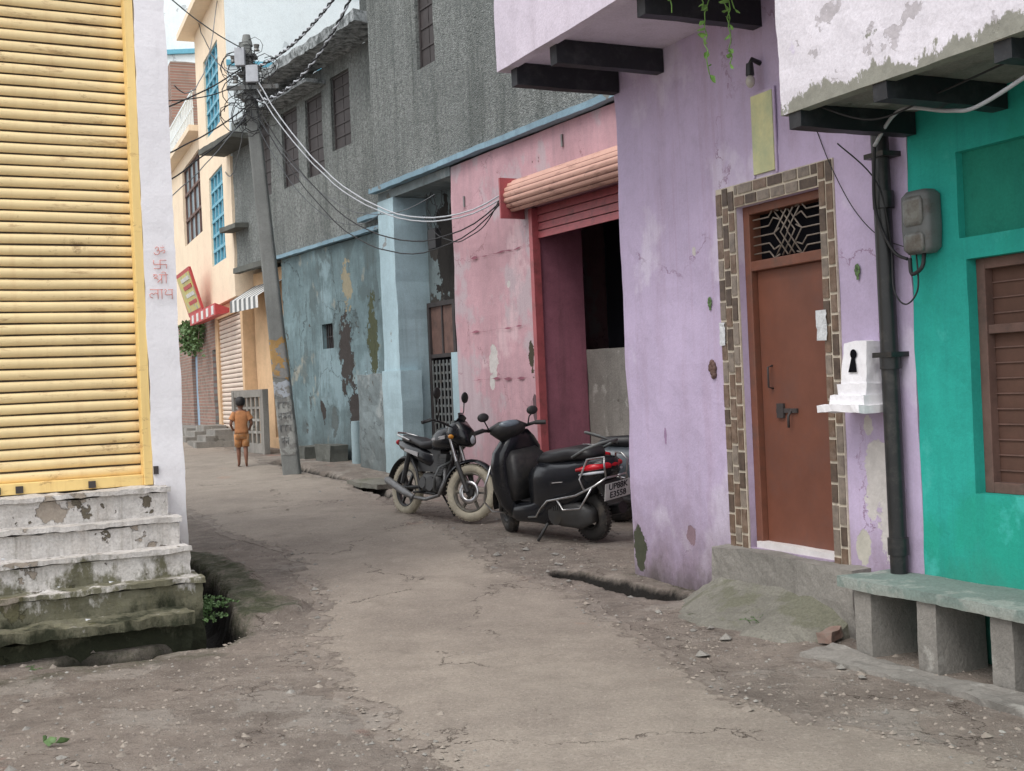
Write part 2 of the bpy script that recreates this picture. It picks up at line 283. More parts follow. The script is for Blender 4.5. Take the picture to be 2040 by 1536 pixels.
# ------------------------------------------------------------------ mesh tools
class MB:
    def __init__(s): s.v=[];s.f=[];s.m=[];s.sm=[]
    def add(s,vs,fs,m=0,smooth=False):
        o=len(s.v); s.v+=[V(p) for p in vs]
        for f in fs: s.f.append([o+i for i in f]); s.m.append(m); s.sm.append(smooth)
        return s
    def box(s,a,b,c,d,e,f,m=0):
        p=[(x,y,z) for z in (e,f) for y in (c,d) for x in (a,b)]
        return s.add(p,[(0,2,3,1),(4,5,7,6),(0,1,5,4),(2,6,7,3),(0,4,6,2),(1,3,7,5)],m)
    def hexa(s,p,m=0):
        return s.add(p,[(0,2,3,1),(4,5,7,6),(0,1,5,4),(2,6,7,3),(0,4,6,2),(1,3,7,5)],m)
    def rbox(s,a,b,c,d,e,f,m=0,amp=.01,seg=.12,seed=0,hi=.5):
        nx=max(1,int((b-a)/seg)); ny=max(1,int((d-c)/seg)); nz=max(1,int((f-e)/seg))
        idx={}; vs=[]; fs=[]
        def vid(i,j,k):
            key=(i,j,k)
            if key not in idx:
                p=V((a+(b-a)*i/nx,c+(d-c)*j/ny,e+(f-e)*k/nz))
                q=p*3+V((seed*3.3,seed,1.7)); q2=p*14+V((seed,9,seed))
                dv=noise.noise_vector(q)*amp+noise.noise_vector(q2)*amp*hi
                idx[key]=len(vs); vs.append(p+dv)
            return idx[key]
        for i in range(nx):
            for j in range(ny):
                for k in (0,nz): fs.append((vid(i,j,k),vid(i+1,j,k),vid(i+1,j+1,k),vid(i,j+1,k)))
        for i in range(nx):
            for k in range(nz):
                for j in (0,ny): fs.append((vid(i,j,k),vid(i+1,j,k),vid(i+1,j,k+1),vid(i,j,k+1)))
        for j in range(ny):
            for k in range(nz):
                for i in (0,nx): fs.append((vid(i,j,k),vid(i,j+1,k),vid(i,j+1,k+1),vid(i,j,k+1)))
        return s.add(vs,fs,m)
    def ring(s,c,U,W,n): return [V(c)+V(U)*math.cos(2*math.pi*i/n)+V(W)*math.sin(2*math.pi*i/n) for i in range(n)]
    def cyl(s,p0,p1,r0,r1=None,n=14,m=0,smooth=True):
        p0=V(p0);p1=V(p1); r1=r0 if r1 is None else r1
        d=(p1-p0).normalized(); u=d.orthogonal().normalized(); w=d.cross(u)
        a=s.ring(p0,u*r0,w*r0,n); b=s.ring(p1,u*r1,w*r1,n)
        s.add(a+b,[(i,(i+1)%n,n+(i+1)%n,n+i) for i in range(n)],m,smooth)
        s.add(a,[list(range(n))],m); s.add(b,[list(range(n))],m); return s
    def tube(s,pts,r,n=6,m=0):
        pts=[V(p) for p in pts]; rings=[]; u=None
        for i,p in enumerate(pts):
            d=(pts[min(i+1,len(pts)-1)]-pts[max(i-1,0)]).normalized()
            u=d.orthogonal().normalized() if u is None else (u-d*u.dot(d)).normalized()
            w=d.cross(u); rr=r[i] if isinstance(r,(list,tuple)) else r
            rings+=s.ring(p,u*rr,w*rr,n)
        k=len(pts)
        s.add(rings,[(j*n+i,j*n+(i+1)%n,(j+1)*n+(i+1)%n,(j+1)*n+i) for j in range(k-1) for i in range(n)]+[list(range(n)),list(range((k-1)*n,k*n))],m,True); return s
    def loft(s,secs,n=18,m=0,smooth=True):
        vs=[]
        for c,U,W,e in secs:
            for i in range(n):
                t=2*math.pi*i/n; ct,st=math.cos(t),math.sin(t)
                x=math.copysign(abs(ct)**(2/e),ct); y=math.copysign(abs(st)**(2/e),st)
                vs.append(V(c)+V(U)*x+V(W)*y)
        k=len(secs)
        s.add(vs,[(j*n+i,j*n+(i+1)%n,(j+1)*n+(i+1)%n,(j+1)*n+i) for j in range(k-1) for i in range(n)]+[list(range(n)),list(range((k-1)*n,k*n))],m,smooth); return s
    def lx(s,L,n=18,m=0):
        return s.loft([((x,yc,zc),(0,yh,0),(0,0,zh),e) for x,yc,zc,yh,zh,e in L],n,m)
    def lz(s,L,n=18,m=0):
        return s.loft([((xc,yc,z),(xh,0,0),(0,yh,0),e) for z,xc,yc,xh,yh,e in L],n,m)
    def ell(s,c,rx,ry,rz,m=0,n=14,k=9,R_=None):
        L=[]
        R_=R_ or Matrix.Identity(3)
        for j in range(k+1):
            t=-math.pi/2+math.pi*j/k; t=max(-1.5,min(1.5,t)); co,si=math.cos(t),math.sin(t)
            L.append((V(c)+R_@V((0,0,rz*si)),R_@V((rx*co,0,0)),R_@V((0,ry*co,0)),2))
        return s.loft(L,n,m)
    def torus(s,c,ax,R0,prof,n=40,m=0):
        ax=V(ax).normalized(); u=ax.orthogonal().normalized(); w=ax.cross(u); k=len(prof); vs=[]
        for i in range(n):
            t=2*math.pi*i/n; rd=u*math.cos(t)+w*math.sin(t)
            for a,b in prof: vs.append(V(c)+rd*(R0+a)+ax*b)
        return s.add(vs,[(i*k+j,i*k+(j+1)%k,((i+1)%n)*k+(j+1)%k,((i+1)%n)*k+j) for i in range(n) for j in range(k)],m,True)
    def wall(s,s0,s1,z0,z1,w=0,holes=(),depth=.12,back=-3,amp=.006,seg=.25,m=0,mrev=None,seed=0,ends=True):
        mrev=m if mrev is None else mrev
        def lines(a,b,extra):
            L=sorted({a,b,*[e for e in extra if a<e<b]}); out=[]
            for p,q in zip(L,L[1:]):
                k=max(1,int(round((q-p)/seg))); out+=[p+(q-p)*i/k for i in range(k)]
            return out+[b]
        X=lines(s0,s1,[h[0] for h in holes]+[h[1] for h in holes]); Z=lines(z0,z1,[h[2] for h in holes]+[h[3] for h in holes])
        nx,nz=len(X),len(Z)
        def dsp(x,z):
            return noise.noise(V((x*1.3,z*1.3,seed)))*amp*1.6+noise.noise(V((x*7,z*7,seed+4)))*amp*.5
        vs=[]
        for j,z in enumerate(Z):
            for i,x in enumerate(X):
                xx=x
                if i in(0,nx-1): xx+=noise.noise(V((z*2.5,seed,i)))*amp*1.5+noise.noise(V((z*11,seed,i)))*amp*.7
                vs.append((xx,w+dsp(x,z),z))
        fs=[];rv=[]
        def inh(x,z): return any(h[0]<x<h[1] and h[2]<z<h[3] for h in holes)
        for j in range(nz-1):
            for i in range(nx-1):
                if not inh((X[i]+X[i+1])/2,(Z[j]+Z[j+1])/2): fs.append((j*nx+i,j*nx+i+1,(j+1)*nx+i+1,(j+1)*nx+i))
        bk={}
        def b(i,j,d):
            key=(i,j,d)
            if key not in bk: bk[key]=len(vs); p=vs[j*nx+i]; vs.append((p[0],w-d,p[2]))
            return bk[key]
        for h in holes:
            d=h[4] if len(h)>4 else depth
            I=[i for i in range(nx) if h[0]-1e-6<=X[i]<=h[1]+1e-6]; J=[j for j in range(nz) if h[2]-1e-6<=Z[j]<=h[3]+1e-6]
            for a,c in zip(I,I[1:]):
                for j in (J[0],J[-1]): rv.append((j*nx+a,j*nx+c,b(c,j,d),b(a,j,d)))
            for a,c in zip(J,J[1:]):
                for i in (I[0],I[-1]): rv.append((a*nx+i,c*nx+i,b(i,c,d),b(i,a,d)))
        ef=[]
        if ends:
            D=w-back
            for j in range(nz-1):
                for i in (0,nx-1): ef.append((j*nx+i,(j+1)*nx+i,b(i,j+1,D),b(i,j,D)))
            for i in range(nx-1):
                for j in (0,nz-1): ef.append((j*nx+i,j*nx+i+1,b(i+1,j,D),b(i,j,D)))
            ef.append((b(0,0,D),b(nx-1,0,D),b(nx-1,nz-1,D),b(0,nz-1,D)))
        s.add(vs,fs+ef,m)
        o2=len(s.v)-len(vs)
        for f in rv: s.f.append([o2+i for i in f]); s.m.append(mrev); s.sm.append(False)
        return s
def mk(name,mb,mats,parent=None,label=None,bevel=0,loc=None,rot=None,cat=None,group=None,kind=None):
    me=bpy.data.meshes.new(name); me.from_pydata([tuple(p) for p in mb.v],[],mb.f)
    if not isinstance(mats,(list,tuple)): mats=[mats]
    for x in mats: me.materials.append(M[x] if isinstance(x,str) else x)
    me.polygons.foreach_set('material_index',mb.m); me.polygons.foreach_set('use_smooth',mb.sm)
    bm=bmesh.new(); bm.from_mesh(me); bmesh.ops.recalc_face_normals(bm,faces=bm.faces); bm.to_mesh(me); bm.free(); me.update()
    o=bpy.data.objects.new(name,me); COL.objects.link(o)
    if parent: o.parent=parent
    if loc: o.location=loc
    if rot is not None: o.rotation_euler=(0,0,rot)
    if label: o['label']=label
    if cat: o['category']=cat
    if group: o['group']=group
    if kind: o['kind']=kind
    if bevel:
        md=o.modifiers.new('b','BEVEL'); md.width=bevel; md.segments=2; md.limit_method='ANGLE'; md.angle_limit=math.radians(40)
    return o
def thing(name,label,cat,loc=(0,0,0),rot=0,group=None):
    e=bpy.data.objects.new(name,None); e.empty_display_size=.2; COL.objects.link(e)
    e.location=loc; e.rotation_euler=(0,0,rot) if not isinstance(rot,tuple) else rot
    e['label']=label; e['category']=cat
    if group: e['group']=group
    return e
def interp(T,y):
    if y<=T[0][0]: return T[0][1]
    for (a,b),(c,d) in zip(T,T[1:]):
        if y<=c: return b+(d-b)*(y-a)/(c-a)
    return T[-1][1]
# ------------------------------------------------------------------ ground
def gh(y): return .03*(min(y,34)-8.5) if y>8.5 else 0.0
TR=[([(-5.2,15),(-3.05,10.9),(-2.62,9.85),(-2.32,9.05),(-2.16,8.6),(-2.2,8.2),(-2.55,7.9),(-2.8,7.78)],.135,.34),
    ([(.42,10.1),(.72,9.72),(1.02,9.2),(1.12,9.0)],.12,.12),
    ([(-1.5,15.9),(-2.3,17.7),(-3.3,20.0),(-4.7,23.0)],.14,.2)]
LUMP=[(-3.1,11.6),(-2.35,10.0),(-1.92,9.0)]
def dpoly(P,x,y):
    best=9
    for (a,b),(c,d) in zip(P,P[1:]):
        dx,dy=c-a,d-b; t=max(0,min(1,((x-a)*dx+(y-b)*dy)/(dx*dx+dy*dy)))
        best=min(best,math.hypot(x-a-t*dx,y-b-t*dy))
    return best
WALLS=[[(2.9,5.93),(.95,10.0)],[(1.27,13.9),(-2.05,19.6)],[toW(FC,-1,0),toW(FC,6,0)]]
def micro(x,y): return noise.noise(V((x*.9,y*.9,0)))*.018+noise.noise(V((x*4,y*4,3)))*.008+noise.noise(V((x*13,y*13,5)))*.005
def sm(t): t=max(0,min(1,t)); return t*t*(3-2*t)
def ar(a,b,s):
    n=int(round((b-a)/s)); return [a+(b-a)*i/n for i in range(n)]
XS=[-400,-200,-100,-50,-30,-20,-15,-12]+ar(-10,-5,.3)+ar(-5,-3.6,.1)+ar(-3.6,2.4,.035)+ar(2.4,8,.3)+[8,12,20,40,100,200,400]
YS=[-100,-40,-15,-5,0,2,3]+ar(4,7,.06)+ar(7,11.5,.035)+ar(11.5,24,.12)+ar(24,40,.5)+[40,60,100,200,400]
gv=[];moss=[];wet_shade=[]
for y in YS:
    for x in XS:
        h=gh(y); mo=0; we=0
        if -12<x<8 and 3<=y<40:
            h+=micro(x,y)
            jx=x+noise.noise(V((x*2.2,y*2.2,9)))*.12+noise.noise(V((x*8,y*8,9)))*.05; jy=y+noise.noise(V((x*2.2,y*2.2,19)))*.12+noise.noise(V((x*8,y*8,19)))*.05
            for k,(P,wd,dp) in enumerate(TR):
                if P[0][0]-3<x<P[-1][0]+3 or k==0:
                    d=dpoly(P,jx,jy)
                    if d<1.2:
                        q=sm(1-(d-wd*.5)/(wd*.9)); h-=dp*q; we=max(we,sm(1-(d-wd*.7)/.14)*1.1)
                        mo=max(mo,sm(1-(d-.1)/(.5 if k==0 else .3))*(.65 if k==0 else .45))
            d=dpoly(LUMP,jx,jy)
            if d<.6: h+=.07*sm((.3-d)/.12)+noise.noise(V((x*9,y*9,2)))*.03*sm((.35-d)/.15); mo=max(mo,sm(1-(d-.12)/.2)*.75)
            if x<-1.9 and y<8.4:
                mo=max(mo,.55*sm(1-abs(y-7.55+(x+2.5)*-.53)/.45))
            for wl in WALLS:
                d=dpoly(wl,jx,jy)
                if d<.6: we=max(we,.5*sm(1-d/.45)); mo=max(mo,.45*sm(1-d/.4))  # ambient shade along the wall feet, painted into the ground colour
            d=math.hypot(x-1.45,y-8.1); mo=max(mo,.4*sm(1-(d-.3)/.5))
            d=math.hypot(x-.85,y-7.0)
            we=max(we,.3*sm(1-d/1.1)); 
            d=math.hypot(x-.1,y-10.3); we=max(we,.28*sm(1-d/.7))
        gv.append((x,y,h)); moss.append(mo); wet_shade.append(we)
nx=len(XS)
gf=[(j*nx+i,j*nx+i+1,(j+1)*nx+i+1,(j+1)*nx+i) for j in range(len(YS)-1) for i in range(nx-1)]
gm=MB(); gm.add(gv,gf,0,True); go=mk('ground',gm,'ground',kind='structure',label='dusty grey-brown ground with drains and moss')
for nm,dat in(('moss',moss),('wet_shade',wet_shade)):
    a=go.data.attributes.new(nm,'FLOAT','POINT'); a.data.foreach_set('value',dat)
LE=[(2,1.1),(4.4,.1),(5.46,-.5),(5.72,-.7),(6.73,-1.1),(7.84,-1.42),(9.6,-1.65),(11.9,-2.35),(13.1,-3.2),(18,-5.4),(24,-8.4),(34,-14)]
RE=[(2,3.7),(4.5,2.4),(5.3,1.75),(5.97,1.25),(7.28,.85),(8.95,.58),(10.6,-.15),(12.7,-.6),(18.3,-2.6),(22,-4.5),(25,-5.7),(34,-9.6)]
rv=[];re=[];NR=56
RY=ar(2,14,.04)+ar(14,34,.15)
for y in RY:
    l=interp(LE,y)+noise.noise(V((y*.9,1,0)))*.1+noise.noise(V((y*5,2,0)))*.06+noise.noise(V((y*18,2,0)))*.04
    r=interp(RE,y)+noise.noise(V((y*.9,7,0)))*.1+noise.noise(V((y*5,8,0)))*.07+noise.noise(V((y*18,9,0)))*.04
    for i in range(NR+1):
        t=i/NR; t2=.5-.5*math.cos(math.pi*t)
        x=l+(r-l)*t2; e=min(t2,1-t2)*(r-l)
        z=gh(y)+micro(x,y)+.008+.010*sm(e/.4)- (.03 if i in(0,NR) else 0)
        rv.append((x,y,z)); re.append(1-min(1,e/.6))
rf=[(j*(NR+1)+i,j*(NR+1)+i+1,(j+1)*(NR+1)+i+1,(j+1)*(NR+1)+i) for j in range(len(RY)-1) for i in range(NR)]
rm=MB(); rm.add(rv,rf,0,True); ro=mk('road',rm,'road',kind='structure',label='worn concrete lane with ragged cracked edges')
a=ro.data.attributes.new('edge','FLOAT','POINT'); a.data.foreach_set('value',re)
pm=MB()
def stone(mb,x,y,z,r,m=0):
    q=[V((math.cos(t)*r*R(.7,1.2),math.sin(t)*r*R(.7,1.2),R(-.2,.2)*r)) for t in [k*math.pi/3 for k in range(6)]]
    c=V((x,y,z)); top=c+V((R(-.2,.2)*r,R(-.2,.2)*r,r*R(.4,.8)))
    mb.add([c+p for p in q]+[top],[(i,(i+1)%6,6) for i in range(6)],m)
for i in range(6500):
    y=4.8+13*random.random()**1.7; x=R(-3.4,2.4) if y<9 else R(-3,1)
    if interp(LE,y)+.25<x<interp(RE,y)-.25 and random.random()<.9: continue
    if any(dpoly(P,x,y)<.22 for P,_,_ in TR): continue
    on=.014 if interp(LE,y)<x<interp(RE,y) else 0
    stone(pm,x,y,gh(y)+micro(x,y)+on,R(.005,.016) if random.random()<.95 else R(.016,.035),random.choice([0,0,0,1]))
mk('loose_pebbles',pm,['stone','conc'],kind='stuff',label='scattered pebbles and grit along the lane edges')
# ------------------------------------------------------------------ right side houses : frame A
pu=thing('lilac_house','lilac plastered house with brown door and overhanging balcony','house',A_O,A_R)
HT=7.4
mk('wall',MB().wall(-1.23,2.05,-.3,HT,0,[(-.46,.44,.43,2.84)],depth=.16,back=-4,amp=.011,seg=.12),'purple',pu)
t=MB(); t.box(-.60,-.46,0,.016,.2,3.0,0).box(.44,.66,0,.016,.2,3.0,0).box(-.46,.44,0,.016,2.84,3.0,0)
def tiles(mb,a,b,z0,z1,cols,horizontal=False):
    g_=.009
    if not horizontal:
        wd=(b-a)/cols
        for c in range(cols):
            z=z0-(.07 if c%2 else 0)
            while z<z1:
                hh=R(.12,.19); lo=max(z,z0)+g_; hi=min(z+hh,z1)-g_; e_=R(0,.004)
                if hi-lo>.02: mb.box(a+c*wd+g_-e_,a+(c+1)*wd-g_+R(0,.003),.016,.022+R(0,.004),lo,hi,random.choice([1,2,3,1]))
                z+=hh
    else:
        hd=(z1-z0)/cols
        for c in range(cols):
            x=a-(.06 if c%2 else 0)
            while x<b:
                ww=R(.12,.19); lo=max(x,a)+g_; hi=min(x+ww,b)-g_
                if hi-lo>.02: mb.box(lo,hi,.016,.022+R(0,.004),z0+c*hd+g_,z0+(c+1)*hd-g_,random.choice([1,2,3,1]))
                x+=ww
tiles(t,-.60,-.46,.2,3.0,2); tiles(t,.44,.66,.2,3.0,3); tiles(t,-.46,.44,2.84,3.0,2,True)
mk('door_surround',t,['grout','tile1','tile2','tile3'],pu,label='stone tile surround with pale grout')
f=MB(); y0,y1=-.16,-.05
f.box(-.46,-.40,y0,y1,.43,2.84).box(.37,.44,y0,y1,.43,2.84).box(-.40,.37,y0,y1,2.78,2.84).box(-.40,.37,y0,y1,2.38,2.45)
mk('door_frame',f,'doorframe',pu,bevel=.006)
d=mk('door',MB().box(-.395,.365,-.14,-.10,.44,2.38),'door',pu,bevel=.004)
mk('threshold',MB().rbox(-.42,.40,-.13,-.02,.42,.475,0,.006),'white',pu)
mk('latch',MB().box(-.02,.2,-.10,-.085,1.38,1.41).box(.12,.19,-.0995,-.08,1.345,1.445),'wood_d',d)
mk('handle',MB().tube([(.24,-.10,1.55),(.24,-.06,1.56),(.24,-.06,1.70),(.24,-.10,1.71)],.007),'wood_d',d,label='iron pull handle')
mk('padlock',MB().tube([(.04,-.09,1.40),(.04,-.06,1.36),(.04,-.06,1.28)],.009),'wood_d',d)
gr=MB()
for k in range(5):
    z=2.5+k*.06
    for sg in(-1,1):
        c=-.015
        gr.tube([(c+sg*.375,-.08,z),(c+sg*.2,-.08,z),(c+sg*(.2-.05),-.08,z+(.05 if k>=2 else -.05)*(1 if k!=2 else 0)),(c+sg*.09,-.08,z+(.03 if k>=2 else -.03))],.006,5)
c=-.015
for dx in(-.07,0,.07):
    gr.tube([(c+dx-.07,-.075,2.46),(c+dx+.07,-.075,2.62),(c+dx-.07,-.075,2.77)],.006,5)
    gr.tube([(c+dx+.07,-.085,2.46),(c+dx-.07,-.085,2.62),(c+dx+.07,-.085,2.77)],.006,5)
mk('transom_grille',gr,'tile2',pu,label='wrought iron grille over the door')
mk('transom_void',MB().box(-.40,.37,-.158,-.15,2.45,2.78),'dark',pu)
mk('door_step',MB().rbox(-.78,.72,.0,.15,-.2,.425,0,.015,.05,hi=.6),'conc',pu)
mk('balcony_slab',MB().box(-1.12,2.12,.003,.96,4.2,4.33),'purple_top',pu)
b=MB(); b.wall(-1.12,2.14,4.16,5.3,1.02,(),back=.93,amp=.01,seg=.1); b.box(2.05,2.14,.01,.93,4.16,5.3); mk('balcony_parapet',b,'purple_top',pu,label='pale lilac balcony parapet')
for tt in(2.0,1.33,.1,-.9):
    mk('beam',MB().rbox(tt-.05,tt+.05,.01,.94,4.02,4.197,0,.005,.06),'beam',pu)
mk('plaque',MB().box(-.03,.2,.003,.02,3.03,3.57).box(-.05,-.03,.003,.014,3.01,3.59,1).box(.2,.22,.003,.014,3.01,3.59,1).box(-.03,.2,.003,.013,3.57,3.59,1),['plaque','purple'],pu,label='faded yellow-green painted plaque')
bl=thing('wall_lamp','dusty light bulb in a black holder on lilac wall','lamp',A_O,A_R)
mk('lamp_holder',MB().tube([(.1,.0,3.78),(.1,.07,3.80),(.1,.09,3.76)],.018,8).cyl((.1,.09,3.77),(.1,.09,3.69),.025,.03),'black',bl)
mk('bulb',MB().ell((.1,.09,3.65),.032,.032,.045),'bulb',bl)
for (s,z,w_,h_) in((-.5,1.85,.1,.2),(.6,1.87,.06,.17)):
    nb=8; vs=[]
    for j in range(nb+1):
        for i in range(2):
            vs.append((s+w_*i+R(-.005,.005),.032+R(-.002,.003),z+h_*j/nb+R(-.004,.004)))
    mk('paper_notice',MB().add(vs,[(2*j,2*j+1,2*j+3,2*j+2) for j in range(nb)]),'paper',loc=A_O,rot=A_R,label='torn white paper notice pasted on tile surround',cat='poster')
def motif(s,z,w_=.012):
    mb=MB()
    for k in range(7):
        a=k*.9; mb.ell((s+math.cos(a)*.015,w_,z+math.sin(a)*.026),.013,.004,.016,0,6,4)
    mb.box(s-.01,s+.01,w_-.003,w_,z-.06,z-.03,0)
    return mb
mk('wall_ornament',motif(-.78,2.27),'leafd',loc=A_O,rot=A_R,label='small green painted charm on lilac wall',cat='ornament')
mk('wall_ornament',motif(.8,2.2),'leafd',loc=A_O,rot=A_R,label='small green painted charm beside tiled doorway',cat='ornament')
mb=MB(); 
for k in range(14): mb.ell((.80+R(-.03,.03),.012,1.72+R(-.09,.09)),R(.015,.025),.02,R(.02,.03),0,7,5)
mk('wall_ornament',mb,'wood',loc=A_O,rot=A_R,label='dark brown carved lump fixed beside doorway',cat='ornament')
ni=thing('wall_shrine','small whitewashed shrine niche on a stepped ledge','shrine',A_O,A_R)
n_=MB(); n_.rbox(-1.03,-.66,0,.27,1.40,1.445,0,.014,.035,hi=.8); n_.rbox(-1.01,-.71,0,.21,1.44,1.50,0,.012,.035,hi=.8); n_.rbox(-.99,-.74,0,.17,1.50,1.57,0,.012,.035,hi=.8)
mk('ledge',n_,'white',ni)
n_=MB(); nn=8; vs=[];fs=[]
def bodyp(a,b_,c):
    x=-.985+.225*a; zt=1.83-.02*abs(a-.5); zz=1.56+(zt-1.56)*c; x=x+(.5-a)*.03*c
    y=(.165-.03*c)*b_
    q=V((x,y,zz)); return q+noise.noise_vector(q*16)*.007
for face in range(4):
    base=len(vs)
    for i in range(nn+1):
        for j in range(nn+1):
            u,v=i/nn,j/nn
            vs.append(bodyp(*[(u,1,v),(0,u,v),(1,u,v),(u,v,1)][face]))
    for i in range(nn):
        for j in range(nn): k=base+i*(nn+1)+j; fs.append((k,k+1,k+nn+2,k+nn+1))
mk('niche_body',MB().add(vs,fs),'white',ni)
def wq(z): return .165-.03*(z-1.56)/.27+.009
n_=MB(); n_.add([(-.872+math.cos(k*.5236)*.03,wq(1.75),1.75+math.sin(k*.5236)*.03) for k in range(12)],[list(range(12))])
n_.add([(-.91,wq(1.64),1.64),(-.834,wq(1.64),1.64),(-.858,wq(1.735)+.001,1.735),(-.886,wq(1.735)+.001,1.735)],[(0,1,2,3)])
mk('niche_hole',n_,'dark',ni)
pi=thing('drain_pipe','black downpipe with collars running down lilac wall','pipe',A_O,A_R)
P_=MB(); P_.cyl((-1.1,.075,.3),(-1.09,.075,3.05),.052,n=18)
for z in(.55,1.65,2.6): P_.cyl((-1.1,.075,z),(-1.1,.075,z+.1),.062,n=18); 
mk('pipe_body',P_,'black',pi)
for z in(1.72,2.9): mk('bracket',MB().box(-1.18,-1.02,.0,.14,z,z+.03),'black',pi)
nn=26
vs=[];fs=[]
for i in range(nn+1):
    for j in range(nn+1):
        s=-.72+1.72*i/nn; u=j/nn; ww=.13+u*(.58+.07*math.sin(s*7)+.08*noise.noise(V((s*6,3,1)))); z=.24-.26*u**.8-.05*abs(i/nn-.5)+noise.noise(V((s*5,ww*5,1)))*.025+noise.noise(V((s*18,ww*18,1)))*.014
        if s>.6: z-=(s-.6)*.4
        if s<-.4: z-=(-.4-s)*.35
        vs.append((s,ww,z))
for i in range(nn):
    for j in range(nn): a=i*(nn+1)+j; fs.append((a,a+1,a+nn+2,a+nn+1))
k0=len(vs)
for i in (0,nn):
    for j in range(nn+1): q=vs[i*(nn+1)+j]; vs.append((q[0],q[1],-.2))
for ii,i in enumerate((0,nn)):
    for j in range(nn): a=i*(nn+1)+j; c_=k0+ii*(nn+1)+j; fs.append((a,a+1,c_+1,c_))
mk('entrance_ramp',MB().add(vs,fs),'conc_moss',loc=A_O,rot=A_R,label='mossy broken concrete ramp below the door',cat='ramp')
mk('loose_brick',MB().rbox(-.1,.1,-.045,.045,.0,.06,0,.018,.03,hi=.8),'brickpc',loc=(1.87,7.37,.01),rot=.9,label='broken brick lying beside the bench',cat='brick')
gn=thing('green_house','bright green plastered house with brown shuttered window','house',A_O,A_R)
mk('wall',MB().wall(-5,-1.235,-.3,3.9,.004,[(-3.1,-1.64,.94,2.24),(-4.4,-1.60,2.36,2.84,.05)],depth=.14,back=-4,amp=.012,seg=.12),'green',gn)
mk('recessed_panel',MB().box(-4.4,-1.6,-.06,-.045,2.36,2.84),'green_dark',gn)
wi=mk('window',MB().box(-3.1,-1.64,-.15,-.13,.94,2.24),'mesh',gn,label='brown wooden window with slatted grille')
fr=MB(); fr.box(-3.1,-3.02,-.13,-.07,.94,2.24).box(-1.70,-1.64,-.13,-.07,.94,2.24).box(-3.02,-1.70,-.13,-.07,.94,1.0).box(-3.02,-1.70,-.13,-.07,2.18,2.24).box(-3.02,-1.70,-.13,-.08,1.82,1.87).box(-2.4,-2.34,-.13,-.08,1.0,2.18)
mk('frame',fr,'wood',wi,bevel=.004)
fr=MB()
for k in range(9): fr.box(-3.02,-1.70,-.128,-.12,1.06+k*.085,1.067+k*.085)
for k in range(3): fr.box(-3.02,-1.70,-.128,-.12,1.93+k*.085,1.937+k*.085)
mk('grille',fr,'wood',wi)
mk('balcony_slab',MB().rbox(-5,-1.18,.006,.80,3.13,3.22,0,.006,.1),'conc',gn)
mk('balcony_parapet',MB().wall(-5,-1.17,3.09,4.6,.86,(),back=.78,amp=.016,seg=.06),'fascia',gn,label='white parapet with peeling paint')
mk('balcony_side',MB().box(-1.24,-1.175,.01,.77,3.23,4.6),'fascia',gn)
for tt in(-1.27,-1.93,-2.7): mk('beam',MB().rbox(tt-.05,tt+.05,.012,.84,3.0,3.128,0,.005,.06),'beam',gn)
mk('upper_wall',MB().box(-5,-1.24,-4,-.01,3.9,6.5),'purple_top',gn)
me_=thing('electric_meter','grimy grey electric meter with cables on green wall','meter',A_O,A_R)
mm_=MB().lz([(2.3,-1.38,.06,.08,.04,5),(2.33,-1.38,.06,.11,.055,5),(2.45,-1.38,.06,.115,.06,5),(2.63,-1.38,.06,.11,.06,5),(2.66,-1.38,.06,.08,.045,5)],24)
mk('meter_case',mm_,'greymetal',me_)
mk('meter_window',MB().lz([(2.46,-1.38,.115,.06,.014,5),(2.49,-1.38,.117,.075,.016,5),(2.6,-1.38,.117,.075,.016,5),(2.625,-1.38,.115,.06,.014,5)],20),'meterc',me_)
mk('terminal_cover',MB().lz([(2.31,-1.38,.115,.06,.012,5),(2.33,-1.38,.117,.075,.014,5),(2.40,-1.38,.117,.075,.014,5),(2.42,-1.38,.115,.06,.012,5)],20),'meterc',me_)
def cable(pts,r,mt,lab,F=None,name='cable',grp=None,cat='cable'):
    pts=[V(p) for p in pts]
    out=[]
    n=len(pts)
    for i in range(n-1):
        p0=pts[max(i-1,0)];p1=pts[i];p2=pts[i+1];p3=pts[min(i+2,n-1)]
        for k in range(8):
            t=k/8; out.append(.5*((2*p1)+(p2-p0)*t+(2*p0-5*p1+4*p2-p3)*t*t+(3*p1-p0-3*p2+p3)*t**3))
    out.append(pts[-1])
    o=mk(name,MB().tube(out,r,6),mt,label=lab,cat=cat,group=grp)
    if F: o.location,o.rotation_euler=F[0],(0,0,F[1])
    return o
cable([(-2.9,.7,3.0),(-2.35,.6,2.9),(-1.95,.4,2.97),(-1.5,.3,3.08),(-1.18,.2,2.95)],.011,'cable_w','pale armoured cable looping under the balcony',F=FA)
cable([(-1.18,.2,2.95),(-1.12,.16,2.6),(-1.18,.1,2.35),(-1.28,.08,2.28)],.010,'cable_b','black cable dropping to the meter',F=FA)
cable([(-1.34,.07,2.3),(-1.36,.09,2.1),(-1.27,.1,2.02),(-1.18,.1,2.12),(-1.15,.08,2.4),(-1.13,.15,2.75),(-.98,.3,3.0)],.005,'cable_b','thin black wire hanging below the meter',F=FA)
cable([(-1.4,.07,2.3),(-1.41,.1,2.22),(-1.33,.1,2.19),(-1.3,.08,2.28)],.012,'cable_b','short black cable loop under meter',F=FA)
cable([(-.45,.0,3.2),(-.6,.03,2.95),(-.8,.04,2.65),(-1.02,.05,2.45),(-1.25,.05,2.35)],.003,'cable_b','thin wire stapled across lilac wall',F=FA)
cable([(-1.3,.8,3.15),(-1.6,.6,2.99),(-2.0,.5,3.05),(-2.5,.5,3.1)],.006,'cable_b','thin wire under the balcony',F=FA)
be=thing('concrete_bench','rough concrete slab bench with block legs against green wall','bench',(1.90,7.06,0),A_R)
